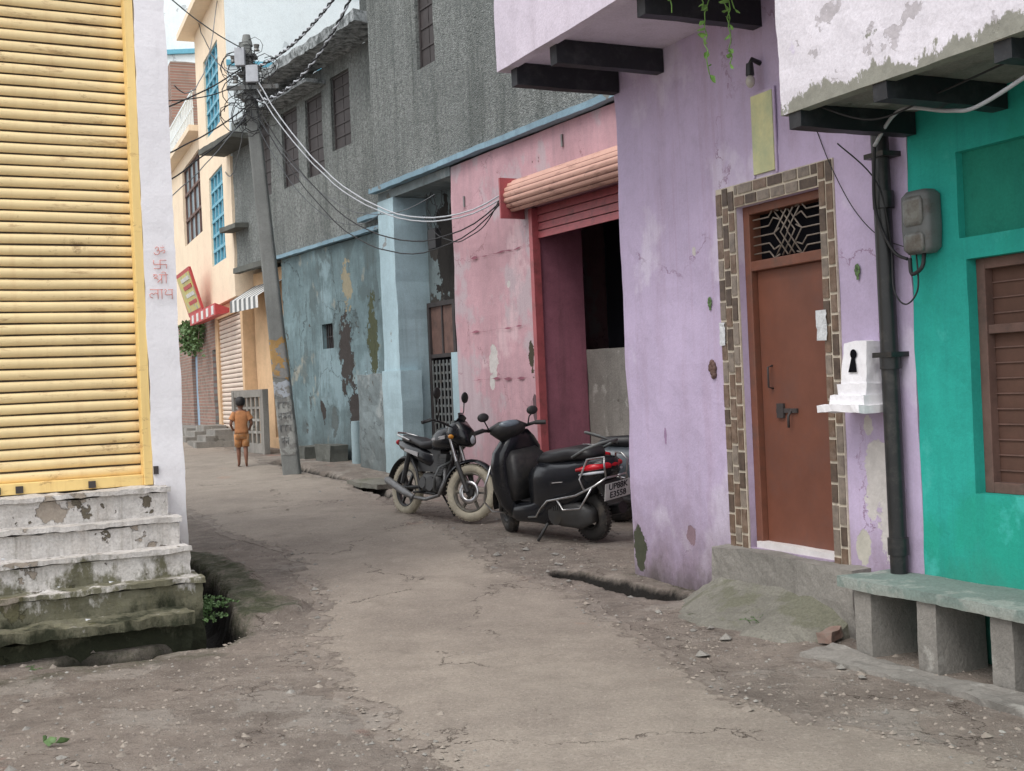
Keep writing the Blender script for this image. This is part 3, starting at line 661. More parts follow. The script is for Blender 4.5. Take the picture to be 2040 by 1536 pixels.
mk('seat',MB().rbox(-2.6,.05,-.44,.02,.385,.445,0,.009,.04,hi=.5),'benchtop',be)
for k in range(5):
    x0=-.06-k*.50
    mk('leg',MB().rbox(x0-.14,x0,-.36,-.01,-.15,.388,0,.008,.05,seed=k,hi=.4),'conc',be)
mk('bench_slab',MB().rbox(-2.8,.12,.02,.26,-.2,.03,0,.02,.05,hi=.6),'conc',loc=(1.90,7.06,0),rot=A_R,label='cracked concrete kerb strip in front of bench',cat='kerb')
cp=thing('hanging_creeper','light green creeper hanging from the balcony','plant',(1.42,7.75,4.2),0)
st=MB(); lf=MB()
def leaf(mb,c,dirv,size,m=0):
    d=V(dirv).normalized(); sd=d.cross(V((R(-1,1),R(-1,1),R(-1,1)))).normalized(); nn=d.cross(sd)
    c=V(c); mb.add([c,c+d*size*.4+sd*size*.38+nn*size*.1,c+d*size*.75+sd*size*.25,c+d*size,c+d*size*.75-sd*size*.25,c+d*size*.4-sd*size*.38+nn*size*.1,c+d*size*.5-nn*.1*size],[(0,1,6),(1,2,6),(2,3,6),(3,4,6),(4,5,6),(5,0,6)],m)
for vx,L in((-.26,.22),(-.14,.2),(.02,.58),(.06,.32),(-.03,.64),(-.3,.14),(.1,.2)):
    p=V((vx,R(-.1,.1),.0)); pts=[p.copy()]
    for k in range(int(L/.05)):
        p=p+V((R(-.024,.024),R(-.015,.015),-.05)); pts.append(p.copy())
        if random.random()<.6: leaf(lf,p,(R(-1,1),R(-1,.2),R(-1,.2)),R(.04,.075))
    st.tube(pts,.004,5)
mk('stem',st,'leaf',cp); mk('leaves',lf,'leaf',cp)
# ------------------------------------------------------------------ pink shop + grey house : frame B
pk=thing('pink_shop','pink plastered shop with rolled-up salmon shutter','shop',B_O,B_R)
mk('wall',MB().wall(-4.5,4.05,-.2,4.84,0,[(-1.6,1.82,.3,3.92,.74)],back=-3,amp=.014,m=0,mrev=1,seed=3),['pink','maroon'],pk)
mk('doorstep',MB().rbox(-1.6,1.82,-.72,.1,-.1,.3,0,.01),'conc',pk)
mk('half_wall',MB().rbox(-1.6,1.81,-.9,-.74,.3,2.07,0,.01,.2),'conc',pk)
mk('interior_shade_sheet',MB().box(-1.6,1.82,-1.2,-1.1,.2,3.95),'dark',pk)  # near-black sheet standing in for the shade inside the shop
mk('shutter_guide',MB().box(1.76,1.84,-.06,.05,.3,3.9),'red',pk)
cu=MB()
for k in range(4): cu.hexa([(-1.6,-.06,3.52+k*.1),(1.78,-.06,3.52+k*.1),(-1.6,-.03,3.52+k*.1),(1.78,-.03,3.52+k*.1),(-1.6,-.06,3.61+k*.1),(1.78,-.06,3.61+k*.1),(-1.6,-.045,3.61+k*.1),(1.78,-.045,3.61+k*.1)],0)
mk('shutter_curtain',cu,'red',pk)
hb=MB(); n0=11; R0=.205
for k in range(n0):
    a0=math.radians(-70+k*22); a1=math.radians(-70+k*22+18); a2=math.radians(-70+(k+1)*22)
    c=(.1,4.08)
    def pt(s,a,r): return (s,c[0]+math.cos(a)*r,c[1]+math.sin(a)*r)
    hb.add([pt(-1.8,a0,R0),pt(2.0,a0,R0),pt(2.0,(a0+a1)/2,R0+.018),pt(-1.8,(a0+a1)/2,R0+.018),pt(2.0,a1,R0),pt(-1.8,a1,R0)],[(0,1,2,3),(3,2,4,5)],0,True)
    hb.add([pt(-1.8,a1,R0),pt(2.0,a1,R0),pt(2.0,a2,R0),pt(-1.8,a2,R0)],[(0,1,2,3)],1)
mk('shutter_roll',hb,['salmon','salmon_d'],pk,label='ribbed salmon shutter roll')
mk('end_plate',MB().box(2.0,2.03,.005,.36,3.8,4.32),'red',pk)
mk('hook',MB().box(1.0,1.03,.01,.03,4.55,4.7),'metal',pk); mk('hook',MB().box(3.6,3.63,.01,.03,4.2,4.35),'metal',pk)
for z in(3.45,2.42,1.75):
    n=40; vs=[]
    for k in range(n+1):
        s=2.05+1.55*k/n; a_=max(0,noise.noise(V((s*6,z,1))))*.035+.001; c_=noise.noise(V((s*4,z,9)))*.02
        vs+=[(s,.02,z+c_-a_),(s,.02,z+c_+a_*.8)]
    mk('plaster_scar',MB().add(vs,[(2*k,2*k+1,2*k+3,2*k+2) for k in range(n)]),'maroon',pk)
gy=thing('grey_house','grey pebble-dashed house with teal ground floor and dark windows','house',B_O,B_R)
mk('upper_wall',MB().wall(-4.5,6.6,4.95,13,.06,[(4.25,4.85,6.43,8.2),(1.95,2.45,6.75,8.2)],back=-4,amp=.012,seg=.3,seed=5),'pebble',gy)
def shutterwin(par,s0,s1,z0,z1,w_,loc=None,rot=None,mt='wood_d'):
    o=mk('window',MB().box(s0+.04,(s0+s1)/2-.01,w_,w_+.03,z0+.04,z1-.04).box((s0+s1)/2+.01,s1-.04,w_,w_+.03,z0+.04,z1-.04),mt,par,loc=loc,rot=rot)
    mk('frame',MB().box(s0,s0+.04,w_-.02,w_+.05,z0,z1).box(s1-.04,s1,w_-.02,w_+.05,z0,z1).box(s0+.04,s1-.04,w_-.02,w_+.05,z0,z0+.04).box(s0+.04,s1-.04,w_-.02,w_+.05,z1-.04,z1),mt,o)
    b=MB()
    for k in range(1,6): b.box(s0+.05,s1-.05,w_+.03,w_+.045,z0+(z1-z0)*k/6,z0+(z1-z0)*k/6+.03)
    b.box(s0+.05,s0+.09,w_+.031,w_+.044,z0+.05,z1-.05)
    mk('shutter_battens',b,mt,o)
shutterwin(gy,4.25,4.85,6.43,8.2,-.05); shutterwin(gy,1.95,2.45,6.75,8.2,-.05,mt='wood')
mk('string_course',MB().rbox(-4.5,6.68,.0,.13,4.86,4.94,0,.012,.15),'trim',gy)
mk('lintel',MB().box(4.06,6.6,-.56,.0,4.72,4.855),'cyan_dark',gy)
mk('pillar',MB().wall(6.0,6.6,-.2,4.715,.02,(),back=-1.3,amp=.014,seg=.15,seed=8),'cyan',gy)
mk('pillar_base',MB().rbox(5.9,6.62,-.3,.06,-.2,1.97,0,.014,.12),'cyan',gy)
mk('buttress',MB().rbox(6.4,7.7,-.5,.045,-.2,1.93,0,.025,.1,hi=.8),'cyan_dark',gy)
mk('recess_back',MB().box(3.9,6.02,-.66,-.56,-.1,4.8),'recess',gy)
mk('recess_floor',MB().rbox(4.06,5.98,-.55,.05,-.1,.42,0,.012,.15),'conc',gy)
dr=mk('door',MB().box(5.1,5.9,-.555,-.52,2.2,2.95),'wood',gy)
mk('frame',MB().box(5.02,5.1,-.555,-.48,.42,3.02).box(5.9,5.97,-.555,-.48,.42,3.02).box(5.1,5.9,-.555,-.48,2.95,3.02).box(5.48,5.52,-.52,-.5,2.2,2.95).box(5.1,5.9,-.555,-.49,2.14,2.2),'wood_d',dr)
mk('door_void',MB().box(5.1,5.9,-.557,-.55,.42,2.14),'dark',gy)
gt=MB()
for k in range(13): gt.box(5.1,5.9,-.52,-.505,.45+k*.13,.485+k*.13)
for k in range(7): gt.box(5.1+k*.125,5.14+k*.125,-.505,-.49,.45,2.1)
mk('gate',gt,'greymetal',gy,label='lattice iron gate')
mk('gate_sheet',MB().box(4.6,5.15,-.48,-.46,1.15,2.2),'cyan',gy,label='pale blue metal sheet beside the gate')
wr=MB()
for k in range(4):
    p=V((5.2+R(-.5,.5),-.2,4.65)); pts=[]
    for j in range(7): pts.append(p.copy()); p+=V((R(-.15,.15),R(-.04,.04),-R(.03,.2)))
    wr.tube(pts,.006,4)
wr.box(5.0,5.25,-.3,-.2,3.8,4.1)
mk('wiring',wr,'cable_b',gy)
C_L=(7.83,-.45,0)
def cg(name,mb,mats,**k): return mk(name,mb,mats,gy,loc=C_L,rot=C_R,**k)
cg('lower_wall',MB().wall(-1.4,4.4,-.2,4.42,-.05,[(2.0,2.5,2.5,2.97)],depth=.15,back=-3,amp=.018,seg=.13,seed=11),'teal')
vn=cg('vent_window',MB().box(2.0,2.5,-.2,-.19,2.5,2.97),'dark')
vb=MB()
for k in range(6): vb.box(2.03+k*.085,2.05+k*.085,-.15,-.13,2.5,2.97)
vb.box(2.0,2.5,-.155,-.135,2.72,2.74); mk('grille',vb,'wood_d',vn)
cg('string_course',MB().rbox(-1.35,4.5,-.05,.07,4.43,4.5,0,.012,.15),'trim')
cg('ledge',MB().rbox(-1.2,.35,.0,.16,4.62,4.7,0,.012,.15),'trim')
holes=[(.75,1.55,6.1,7.45),(1.95,2.75,5.8,7.3),(3.15,3.95,5.8,7.3),(4.6,5.4,5.8,7.3)]
cg('upper_wall',MB().wall(-1.4,6.8,4.5,7.72,.0,holes,depth=.12,back=-3,amp=.012,seg=.3,seed=14),'pebble')
for h in holes: shutterwin(gy,h[0],h[1],h[2],h[3],-.1,loc=C_L,rot=C_R)
cg('underside_band',MB().rbox(4.4,6.8,-.05,.1,4.38,4.498,0,.008,.3),'conc_d')
cg('sunshade',MB().rbox(-1.0,4.6,.0,.7,7.72,7.9,0,.035,.08),'slab',label='mottled projecting roof slab')
cg('sunshade',MB().rbox(1.75,5.6,.0,.4,7.4,7.47,0,.012,.2),'slab')
cg('sunshade',MB().rbox(5.2,7.3,.0,.6,7.05,7.17,0,.015,.2),'conc_d')
cg('sunshade',MB().rbox(6.0,7.0,.0,.3,5.3,5.4,0,.015,.2),'conc_d')
cg('upper_block',MB().wall(-1.4,.2,7.9,13,.0,(),back=-3,amp=.012,seg=.3),'pebble')
mk('sunshade',MB().rbox(6.3,8.4,.0,.55,9.0,9.18,0,.02,.2),'slab',gy)
cg('side_room',MB().wall(4.41,6.8,-.2,4.37,-.35,[(5.05,5.85,.75,2.9)],depth=.1,back=-3,amp=.01),'orange')
sd=cg('side_door',MB().box(5.05,5.85,-.47,-.45,.75,2.9),'dark2')
g_=MB()
for k in range(9): g_.box(5.07+k*.09,5.1+k*.09,-.44,-.42,.75,2.9)
for k in range(6): g_.box(5.05,5.85,-.425,-.41,.8+k*.38,.83+k*.38)
mk('grille',g_,'wood',sd)
aw=MB()
for k in range(12): aw.add([(5.0+k*.14,-.33,4.1),(5.14+k*.14,-.33,4.1),(5.14+k*.14,.25,3.75),(5.0+k*.14,.25,3.75),(5.14+k*.14,.25,3.5),(5.0+k*.14,.25,3.5)],[(0,1,2,3),(3,2,4,5)],k%2)
cg('awning',aw,['signwhite','greymetal'],label='grey and white striped awning')
def stand(name,mb,mats,F,s,w_,lab,cat,**k):
    x,y=toW(F,s,w_); return mk(name,mb,mats,loc=(x,y,gh(y)),rot=F[1],label=lab,cat=cat,**k)
stand('stone_block',MB().rbox(-.35,.35,-.2,.15,-.1,.3,0,.03,.08),'conc_d',FC,1.7,.25,'dark stone block at the foot of teal wall','stone block')
stand('stone_block',MB().rbox(-.3,.3,-.2,.15,-.1,.22,0,.03,.08),'conc_d',FC,2.8,.25,'dark stone block at the foot of teal wall','stone block')
stand('drain_pipe',MB().cyl((0,0,-.1),(0,0,.75),.1,.09,n=14),'cyan',FC,.75,.15,'short pale blue pipe stub at wall foot','pipe')
stand('cover_slab',MB().rbox(-.6,.5,-.25,.25,.0,.07,0,.02,.08),'conc_moss',FB,4.9,1.0,'loose concrete slab bridging the drain','slab')
stand('concrete_rail',(lambda b:[b.rbox(-.9,-.78,-.06,.06,-.1,1.3,0,.01,.2),b.rbox(.78,.9,-.06,.06,-.1,1.3,0,.01,.2),b.rbox(-.78,.78,-.05,.05,1.15,1.3,0,.01,.2),b.rbox(-.78,.78,-.05,.05,.0,.2,0,.01,.2)]+[b.box(-.70+k*.25,-.62+k*.25,-.03,.03,.2,1.15) for k in range(6)]+[b.box(-.78,.78,-.025,.025,.4+k*.25,.45+k*.25) for k in range(3)] and b)(MB()),'conc',FC,5.2,.45,'low grey concrete railing with openings','railing')
# ------------------------------------------------------------------ apricot house frame D
D_u=(-.417/1.0835,1/1.0835); D_R=math.atan2(D_u[1],D_u[0]); D_O=(-5.9,26.7,0); FD=(D_O,D_R)
for s_,w_ in((1.2,.45),(3.3,.4)):
    stp=MB()
    for k in range(3): stp.rbox(-.75+k*.1,.75,-.4,.6-k*.22,-.1,.12+k*.12,0,.015,.2)
    stand('entrance_steps',stp,'conc',FD,s_,w_,'low grey concrete steps before apricot house','steps')
cr=thing('apricot_house','three storey apricot house with blue windows and shop shutter','house',D_O,D_R)
bw=[(1.1,3.1,4.87,7.03),(1.1,3.2,8.0,9.9)]
mk('wall',MB().wall(0.05,4.45,3.9,10.9,.12,bw,depth=.12,back=-3.5,amp=.01,seg=.5),'cream',cr)
mk('side_wall',MB().box(-.02,.045,-3.6,.10,7.0,10.88),'palewall',cr,label='whitewashed side wall')
mk('side_trim',MB().box(-.06,-.022,-3.6,.12,9.0,9.12).box(-.06,-.022,-3.6,.12,10.75,10.9),'bluewin',cr)
mk('wing_wall',MB().wall(4.47,13.4,3.9,8.5,.05,[(4.9,8.3,6.0,8.15)],depth=.15,back=-4,amp=.01,seg=.5),'cream',cr)
mk('ground_wall',MB().wall(0.05,3.9,-.1,3.88,.0,[(.3,3.5,.8,3.6)],depth=.1,back=-4,amp=.01,seg=.5),'orange',cr)
mk('cornice',MB().rbox(-.1,4.9,.05,.5,10.9,11.05,0,.01,.5).rbox(-.1,4.9,.05,.25,11.05,11.4,0,.01,.5),'cream',cr)
mk('wing_cornice',MB().rbox(4.46,13.4,.0,.35,8.5,8.65,0,.01,.5),'cream',cr)
rl=MB()
for k in range(18): rl.box(4.6+k*.28,4.63+k*.28,.2,.23,8.65,9.5)
rl.box(4.5,10.0,.19,.24,9.5,9.55).box(4.5,10.0,.2,.23,9.1,9.13)
mk('railing',rl,'palewall',cr)
def gridwin(par,s0,s1,z0,z1,w_,nx_,nz_,fm,pm_):
    o=mk('window',MB().box(s0,s1,w_,w_+.02,z0,z1),pm_,par)
    b=MB()
    for k in range(nx_+1): x=s0+(s1-s0)*k/nx_; b.box(max(s0,x-.04),min(s1,x+.04),w_+.02,w_+.07,z0,z1)
    for k in range(nz_+1): z=z0+(z1-z0)*k/nz_; b.box(s0,s1,w_+.022,w_+.08,max(z0,z-.035),min(z1,z+.035))
    mk('frame',b,fm,o)
for h in bw: gridwin(cr,*h,.0,4,6,'bluewin','glass')
gridwin(cr,4.9,8.3,6.0,8.15,-.09,4,3,'wood','glass')
def roller(mb,s0,s1,z0,z1,w_,pitch,dep=.02):
    z=z0; i=0
    while z<z1-1e-3:
        h=min(pitch,z1-z); P=[(0,0),(.1,.55),(.3,.95),(.55,1),(.75,.7),(.84,.0)]
        n=10; jit=R(-.002,.002); L=[s0+(s1-s0)*q/n for q in range(n+1)]
        zo=[noise.noise(V((x*1.5,i*.37,2)))*.004 for x in L]; wo=[noise.noise(V((x*1.2,i*.2,7)))*.008+jit for x in L]
        v=[]
        for a,d in P:
            for q,x in enumerate(L): v.append((x,w_+d*dep+wo[q],z+a*h+zo[q]))
        mb.add(v,[(a*(n+1)+q,a*(n+1)+q+1,(a+1)*(n+1)+q+1,(a+1)*(n+1)+q) for a in range(5) for q in range(n)],0,True)
        mb.add([(s0,w_-.006,z+.82*h),(s1,w_-.006,z+.82*h),(s1,w_-.008,z+.92*h),(s0,w_-.008,z+.92*h),(s1,w_-.006,z+h*1.05),(s0,w_-.006,z+h*1.05)],[(0,1,2,3),(3,2,4,5)],1)
        z+=pitch; i+=1
    return mb
mk('shop_shutter',roller(MB(),.3,3.5,.8,3.6,-.06,.11),['cshutter','salmon_d'],cr,label='closed cream roller shutter')
sg=MB(); sg.hexa([(.9,.13,3.6),(5.0,.13,3.6),(.9,.45,3.55),(5.0,.45,3.55),(.9,.13,3.7),(5.0,.13,3.7),(.9,.45,3.82),(5.0,.45,3.82)],0)
for k in range(5): sg.box(1.1+k*.8,1.4+k*.8,.45,.462,3.58,3.78,1)
mk('sign_awning',sg,['signred','signwhite'],cr,label='red shop canopy with white blocks')
bo=MB().hexa([(0,0,0),(2.4,0,0),(0,.06,0),(2.4,.06,0),(0,.3,1.1),(2.4,.3,1.1),(0,.36,1.1),(2.4,.36,1.1)],0)
bo.hexa([(.12,.075,.1),(2.28,.075,.1),(.12,.09,.1),(2.28,.09,.1),(.12,.335,1.0),(2.28,.335,1.0),(.12,.35,1.0),(2.28,.35,1.0)],1)
for k in range(4): bo.hexa([(.3,.1+.06*k,.25+.19*k),(1.6,.1+.06*k,.25+.19*k),(.3,.14+.06*k,.25+.19*k),(1.6,.14+.06*k,.25+.19*k),(.3,.12+.06*k,.34+.19*k),(1.6,.12+.06*k,.34+.19*k),(.3,.17+.06*k,.34+.19*k),(1.6,.17+.06*k,.34+.19*k)],2 if k%2 else 0)
x,y=toW(FD,3.4,.3)
mk('shop_sign',bo,['signred','signyellow','signwhite'],loc=(x,y,3.82),rot=D_R,label='tilted red and yellow shop sign board above canopy',cat='sign')
E_O=toW(FD,3.95,-.05); br=thing('brick_house','low bare brick house with pale blue doors','house',(E_O[0],E_O[1],0),D_R)
mk('wall',MB().wall(0,10,.0,3.85,0,[(.15,.85,.85,2.9),(3.6,4.7,.85,2.9)],depth=.15,back=-3,amp=.02,seg=.5),'brick',br)
for a_,b_ in((.15,.85),(3.6,4.7)): mk('door',MB().box(a_,b_,-.12,-.1,.85,2.9).box((a_+b_)/2-.02,(a_+b_)/2+.02,-.1,-.08,.85,2.9),'bluedoor',br)
mk('front_step',MB().rbox(1.0,8,.0,.7,.3,.9,0,.02,.3),'conc',br)
x,y=toW(FD,11.6,-.5)
mk('brick_stair_tower',MB().rbox(-.7,1.2,-1,.4,8.6,12.0,0,.03,.4),'brick',loc=(x,y,0),rot=D_R,label='bare brick stair tower on the terrace roof',cat='tower')
bs=thing('wall_shrub','leafy shrub growing over brick wall','shrub',(E_O[0],E_O[1],3.3),D_R)
lf=MB(); st=MB()
for k in range(12):
    p=V((R(1.2,4.5),R(.05,.3),R(.2,.5))); pts=[V((p.x,0,.2)),p.copy()]
    for j in range(7):
        p=p+V((R(-.12,.12),R(-.02,.05),R(-.2,.05))); pts.append(p.copy())
        for q in range(9): leaf(lf,p+V((R(-.2,.2),R(-.1,.1),R(-.15,.15))),(R(-1,1),R(-1,1),R(-1,.3)),R(.08,.16))
    st.tube(pts,.015,4)
mk('branches',st,'wood',bs); mk('leaves',lf,'leafd',bs)
pb=thing('pale_building','tall pale blue and white washed building','building',(-8,41,0),math.pi)
mk('wall',MB().wall(-10,14,0,15.5,0,[(-5,-3.6,10.5,12.8),(-2,-.6,10.5,12.8)],back=-4,amp=.02,seg=1),'palewall',pb)
mk('string_course',MB().box(-10,14,.02,.12,13.4,13.55),'bluewin',pb)
for a_ in(-5,-2): mk('window',MB().box(a_,a_+1.4,-.1,-.08,10.5,12.8),'bluewin',pb)
# ------------------------------------------------------------------ left house frame L
lh=thing('white_shop','whitewashed shop with yellow roller shutter and mossy steps','shop',L_O,L_R)
mk('wall',MB().wall(0,6,.2,7.5,-.06,[(.27,3.6,1.0,5.05,.14)],back=-5,amp=.006),'white',lh)
mk('pilaster',MB().wall(0,.235,.12,7.5,0,(),back=-.058,amp=.009,seg=.07),'white',lh)
mk('roller_shutter',roller(MB(),.30,3.58,1.1,5.0,-.13,.083,.02),['shutter','groove'],lh,label='closed yellow roller shutter with rusty grooves')
fr=MB().box(.236,.30,-.125,-.005,1.02,5.05).box(3.55,3.62,-.125,-.03,1.02,5.05).box(.30,3.55,-.14,-.03,1.02,1.10).box(.30,3.55,-.14,.0,5.0,5.05)
mk('shutter_frame',fr,'yframe',lh,bevel=.004)
for s_ in(.65,1.15,1.3): mk('bolt',MB().box(s_,s_+.05,-.03,-.01,1.03,1.08),'wood_d',lh)
mk('bolt',MB().box(.2,.235,.0,.03,1.1,1.16),'wood_d',lh)
for k,(w1,zt,s0,zb) in enumerate([(.16,1.01,.17,-.3),(.36,.80,.14,-.3),(.56,.60,.12,-.3),(.74,.40,.08,-.3)]):
    mk('step',MB().rbox(s0,4.5,-.05,w1,zb,zt-.04,0,.014,.05,seed=k*3+1,hi=1.0),'steps',lh)
    mk('tread',MB().rbox(s0-.02,4.5,-.05,w1+.03,zt-.035,zt,0,.011,.035,seed=k*3+2,hi=1.0),'steps',lh)
mk('step',MB().rbox(.2,4.5,.5,.90,-.25,.12,0,.022,.06,seed=35,hi=1.0),'steps',lh)
mk('tread',MB().rbox(.22,4.5,.5,1.04,.135,.205,0,.018,.045,seed=31,hi=1.0),'steps',lh)
mk('plinth',MB().rbox(-.02,.2,-.8,.1,-.4,.2,0,.02,.07,hi=.9),'steps',lh)
glyph={'om':([[(.15,.72),(.3,.88),(.45,.78),(.4,.6),(.28,.53),(.46,.48),(.5,.28),(.35,.1),(.15,.13),(.05,.3)],[(.43,.5),(.6,.42),(.75,.58),(.92,.52),(.9,.33),(.76,.28)],[(.58,.86),(.7,.76),(.88,.88)],[(.73,.97),(.75,1.0)]]),
 'sw':([[(.5,0),(.5,1)],[(0,.5),(1,.5)],[(.5,1),(1,1)],[(1,.5),(1,0)],[(.5,0),(0,0)],[(0,.5),(0,1)]]),
 'shri':([[(0,.8),(.12,.8)],[(.38,.8),(1,.8)],[(.02,.62),(.08,.78),(.22,.8),(.28,.66),(.18,.54),(.06,.5)],[(.06,.5),(.24,.46),(.32,.34)],[(.56,.8),(.56,0)],[(.56,.46),(.36,.2),(.28,.08)],[(.86,.8),(.86,0)],[(.86,.8),(.84,1.0),(.68,1.08),(.56,.96)]]),
 'labh':([[(0,.85),(.58,.85)],[(.80,.85),(1.02,.85)],[(.12,.1),(.0,.22),(-.01,.42),(.08,.54),(.16,.42)],[(.16,.42),(.24,.56),(.35,.46)],[(.35,.85),(.35,0)],[(.52,.85),(.52,0)],[(.62,.80),(.69,.88),(.74,.78),(.68,.62),(.66,.44),(.75,.38),(.97,.42)],[(.97,.85),(.97,0)]])}
for nm,zc,hh,wd in(('om',2.75,.076,.095),('sw',2.652,.064,.095),('shri',2.54,.082,.11),('labh',2.42,.085,.17)):
    tx=MB()
    for st_ in glyph[nm]:
        tx.tube([(.118-(x-.5)*wd,.010,zc+y*hh) for x,y in st_],.0026,5)
    mk('painted_word',tx,'redtext',lh,label='red painted auspicious Devanagari word')
def weed(x,y,z,n,L,lab,mt='leafd'):
    th_=thing('weed_plant',lab,'weed',(x,y,z),R(0,6),group='weeds by the drain'); lf=MB()
    for k in range(n):
        a=R(0,6.28); p=V((R(-.06,.06),R(-.06,.06),0)); d=V((math.cos(a)*.5,math.sin(a)*.5,1)).normalized(); pts=[p.copy()]
        for j in range(8):
            p=p+d*L/8*R(.7,1.2); d=(d+V((math.cos(a)*.12,math.sin(a)*.12,-.18))).normalized(); pts.append(p.copy())
            for q in range(3): leaf(lf,p,(R(-1,1),R(-1,1),R(-.2,1)),L*R(.06,.13))
        lf.tube(pts,.0018,4)
    mk('leaves',lf,mt,th_)
weed(-2.40,8.88,.02,20,.30,'fine-leaved green weeds beside the drain'); weed(-2.48,9.08,.04,14,.26,'fine-leaved green weeds beside the drain'); weed(-2.34,8.66,.0,14,.24,'fine-leaved green weeds beside the drain')
x,y=toW(FL,1.25,1.15); weed(x,y,-.02,6,.07,'small grass tuft at the foot of mossy steps')
weed(1.52,7.75,.05,6,.09,'small grass tuft at the foot of mossy steps')
for x,y in((-2.35,5.85),(-2.28,5.82)):
    lf=MB(); leaf(lf,(0,0,.01),(1,.3,.15),.07); leaf(lf,(0,0,.012),(-.4,1,.2),.055)
    mk('fallen_leaf',lf,'leafd',loc=(x,y,.01),rot=R(0,6),label='crumpled green leaf lying on the dusty ground',cat='leaf')
for k in range(54):
    q=random.random()
    if q<.35: y=R(8.5,12); x=-2.6-(y-9.2)*.5+R(.25,.8)
    elif q<.6: y=R(9.5,12); x=R(-.5,.5)
    elif q<.8: y=R(6.3,8.6); x=1.15-(y-8)*.45+R(-.5,.2)
    else: y=R(13,19); x=-.9-(y-13.5)*.42+R(-.5,.3)
    if dpoly(TR[0][0],x,y)<.2: x+=.3
    mb=MB(); stone(mb,0,0,0,R(.02,.05)); mk('rubble_stone',mb,'stone' if k%5==0 else 'conc',loc=(x,y,gh(y)+micro(x,y)+.008),label='small rubble stone by the lane edge',cat='stone',group='rubble stones')
for s_,w_,z_ in((1.0,.62,.402),(1.35,.45,.602),(.7,.7,.402),(1.9,.68,.402),(.9,.95,.207)):
    x,y=toW(FL,s_,w_); lf=MB(); lf.add([(0,0,0.004),(.035,.005,.012),(.04,.03,.006),(.0,.028,.014)],[(0,1,2,3)])
    mk('paper_scrap',lf,'paper',loc=(x,y,z_+.012),rot=R(0,6),label='tiny white paper scrap lying on a mossy step',cat='litter',group='paper scraps')
# ------------------------------------------------------------------ pole
po=thing('utility_pole','leaning concrete electric pole with tangled wires and old posters','utility pole',(-3.69,19.9,gh(19.9)))
TL=V((-.47,0,7.15))
def pp(h): return TL*(h/7.15)
mb=MB(); secs=[]
for k in range(9):
    h=7.15*k/8-.3*(k==0); r=.145-.05*k/8; secs.append((pp(h),(r,0,0),(0,r*.8,0),6))
mb.loft(secs,16,0,False); mk('shaft',mb,'polemat',po)
def wrap(h0,h1,mt,lab,ex):
    vs=[];n=16;k=6
    for j in range(k+1):
        for i in range(n):
            t=2*math.pi*i/n; h=h0+(h1-h0)*j/k+ (noise.noise(V((i*.8,h0,j)))*.09 if j in(0,k) else 0); r=.146-.05*h/7.15+ex
            ct,st=math.cos(t),math.sin(t); c=pp(h)
            vs.append((c.x+math.copysign(abs(ct)**(1/3),ct)*r,math.copysign(abs(st)**(1/3),st)*r*.82,h))
    mk('poster',MB().add(vs,[(j*n+i,j*n+(i+1)%n,(j+1)*n+(i+1)%n,(j+1)*n+i) for j in range(k) for i in range(n)]),mt,po,label=lab)
wrap(1.6,2.25,plaster('orange_poster',(.42,.26,.1),.6,.5,(.25,.23,.2),chips=[((.24,.24,.23),.5,6)]),'faded orange poster wrapped round pole',.004)
wrap(1.3,1.55,plaster('white_poster',(.46,.5,.55),.6,.5,(.25,.25,.25),chips=[((.24,.24,.23),.52,7)]),'torn pale poster wrapped round pole',.004)
wrap(.35,1.25,'polepaint','pale painted band with black writing',.003)
ga=[[(.0,1),(1,1)],[(.2,1),(.2,.4),(.08,.3)],[(.4,1),(.4,0)]]; ta=[[(.0,1),(1,1)],[(.5,1),(.5,.8),(.25,.6),(.3,.25),(.7,.15)]]; ra=[[(.0,1),(1,1)],[(.5,1),(.55,.7),(.25,.5),(.7,0)]]
na=[[(.0,1),(1,1)],[(.75,1),(.75,0)],[(.75,.5),(.3,.5),(.25,.35)]]; la=[[(0,1),(1,1)],[(.1,.3),(.15,.65),(.35,.5),(.3,.3)],[(.35,.5),(.5,.65),(.7,.5)],[(.72,1),(.72,0)]]
for row,(z,gs) in enumerate(((1.09,(ga,ta,ra)),(.91,(la,na,la)),(.71,(ga,ta,ra)),(.5,(na,la)))):
    tx=MB()
    for i,gl in enumerate(gs):
        for s_ in gl: tx.tube([(pp(z).x-.11+i*.075+x*.07,-.125,z+y*.11) for x,y in s_],.004,4)
    mk('pole_writing',tx,'cable_g',po)
for h in(6.2,6.6,6.9): mk('clamp',MB().box(pp(h).x-.16,pp(h).x+.16,-.13,.13,h,h+.05),'greymetal',po)
mk('cross_arm',MB().box(pp(6.4).x-.35,pp(6.4).x+.5,-.15,-.1,6.35,6.42),'greymetal',po)
mk('junction_box',MB().rbox(pp(6.75).x-.16,pp(6.75).x+.0,-.24,-.12,6.72,7.02,0,.01,.1),'cable_w',po,bevel=.01)
mk('junction_box',MB().rbox(pp(6.6).x+.0,pp(6.6).x+.2,-.24,-.12,6.45,6.72,0,.01,.1),'cable_w',po,bevel=.01)
mk('pole_cap',MB().cyl((pp(7).x+.02,-.0,7.1),(pp(7).x+.02,-.0,7.28),.1,.06),'polemat',po)
for k in range(5):
    c=pp(6.3+k*.17)+V(((-.2 if k%2 else .2),-.12,0)); mk('insulator',MB().cyl(c,c+V((0,0,.05)),.05,.03).cyl(c+V((0,0,.05)),c+V((0,0,.1)),.04,.05),'meterc',po)
tg=MB()
for k in range(40):
    c=pp(R(5.8,7.0)); p=c+V((R(-.2,.2),-.15,0)); pts=[p.copy()]; a=R(0,6.28); 
    for j in range(9):
        a+=R(.2,1.0); p=p+V((math.cos(a)*.11,R(-.03,.03),math.sin(a)*.11-.01)); pts.append(p.copy())
    tg.tube(pts,R(.005,.009),4)
mk('wire_tangle',tg,'cable_b',po)
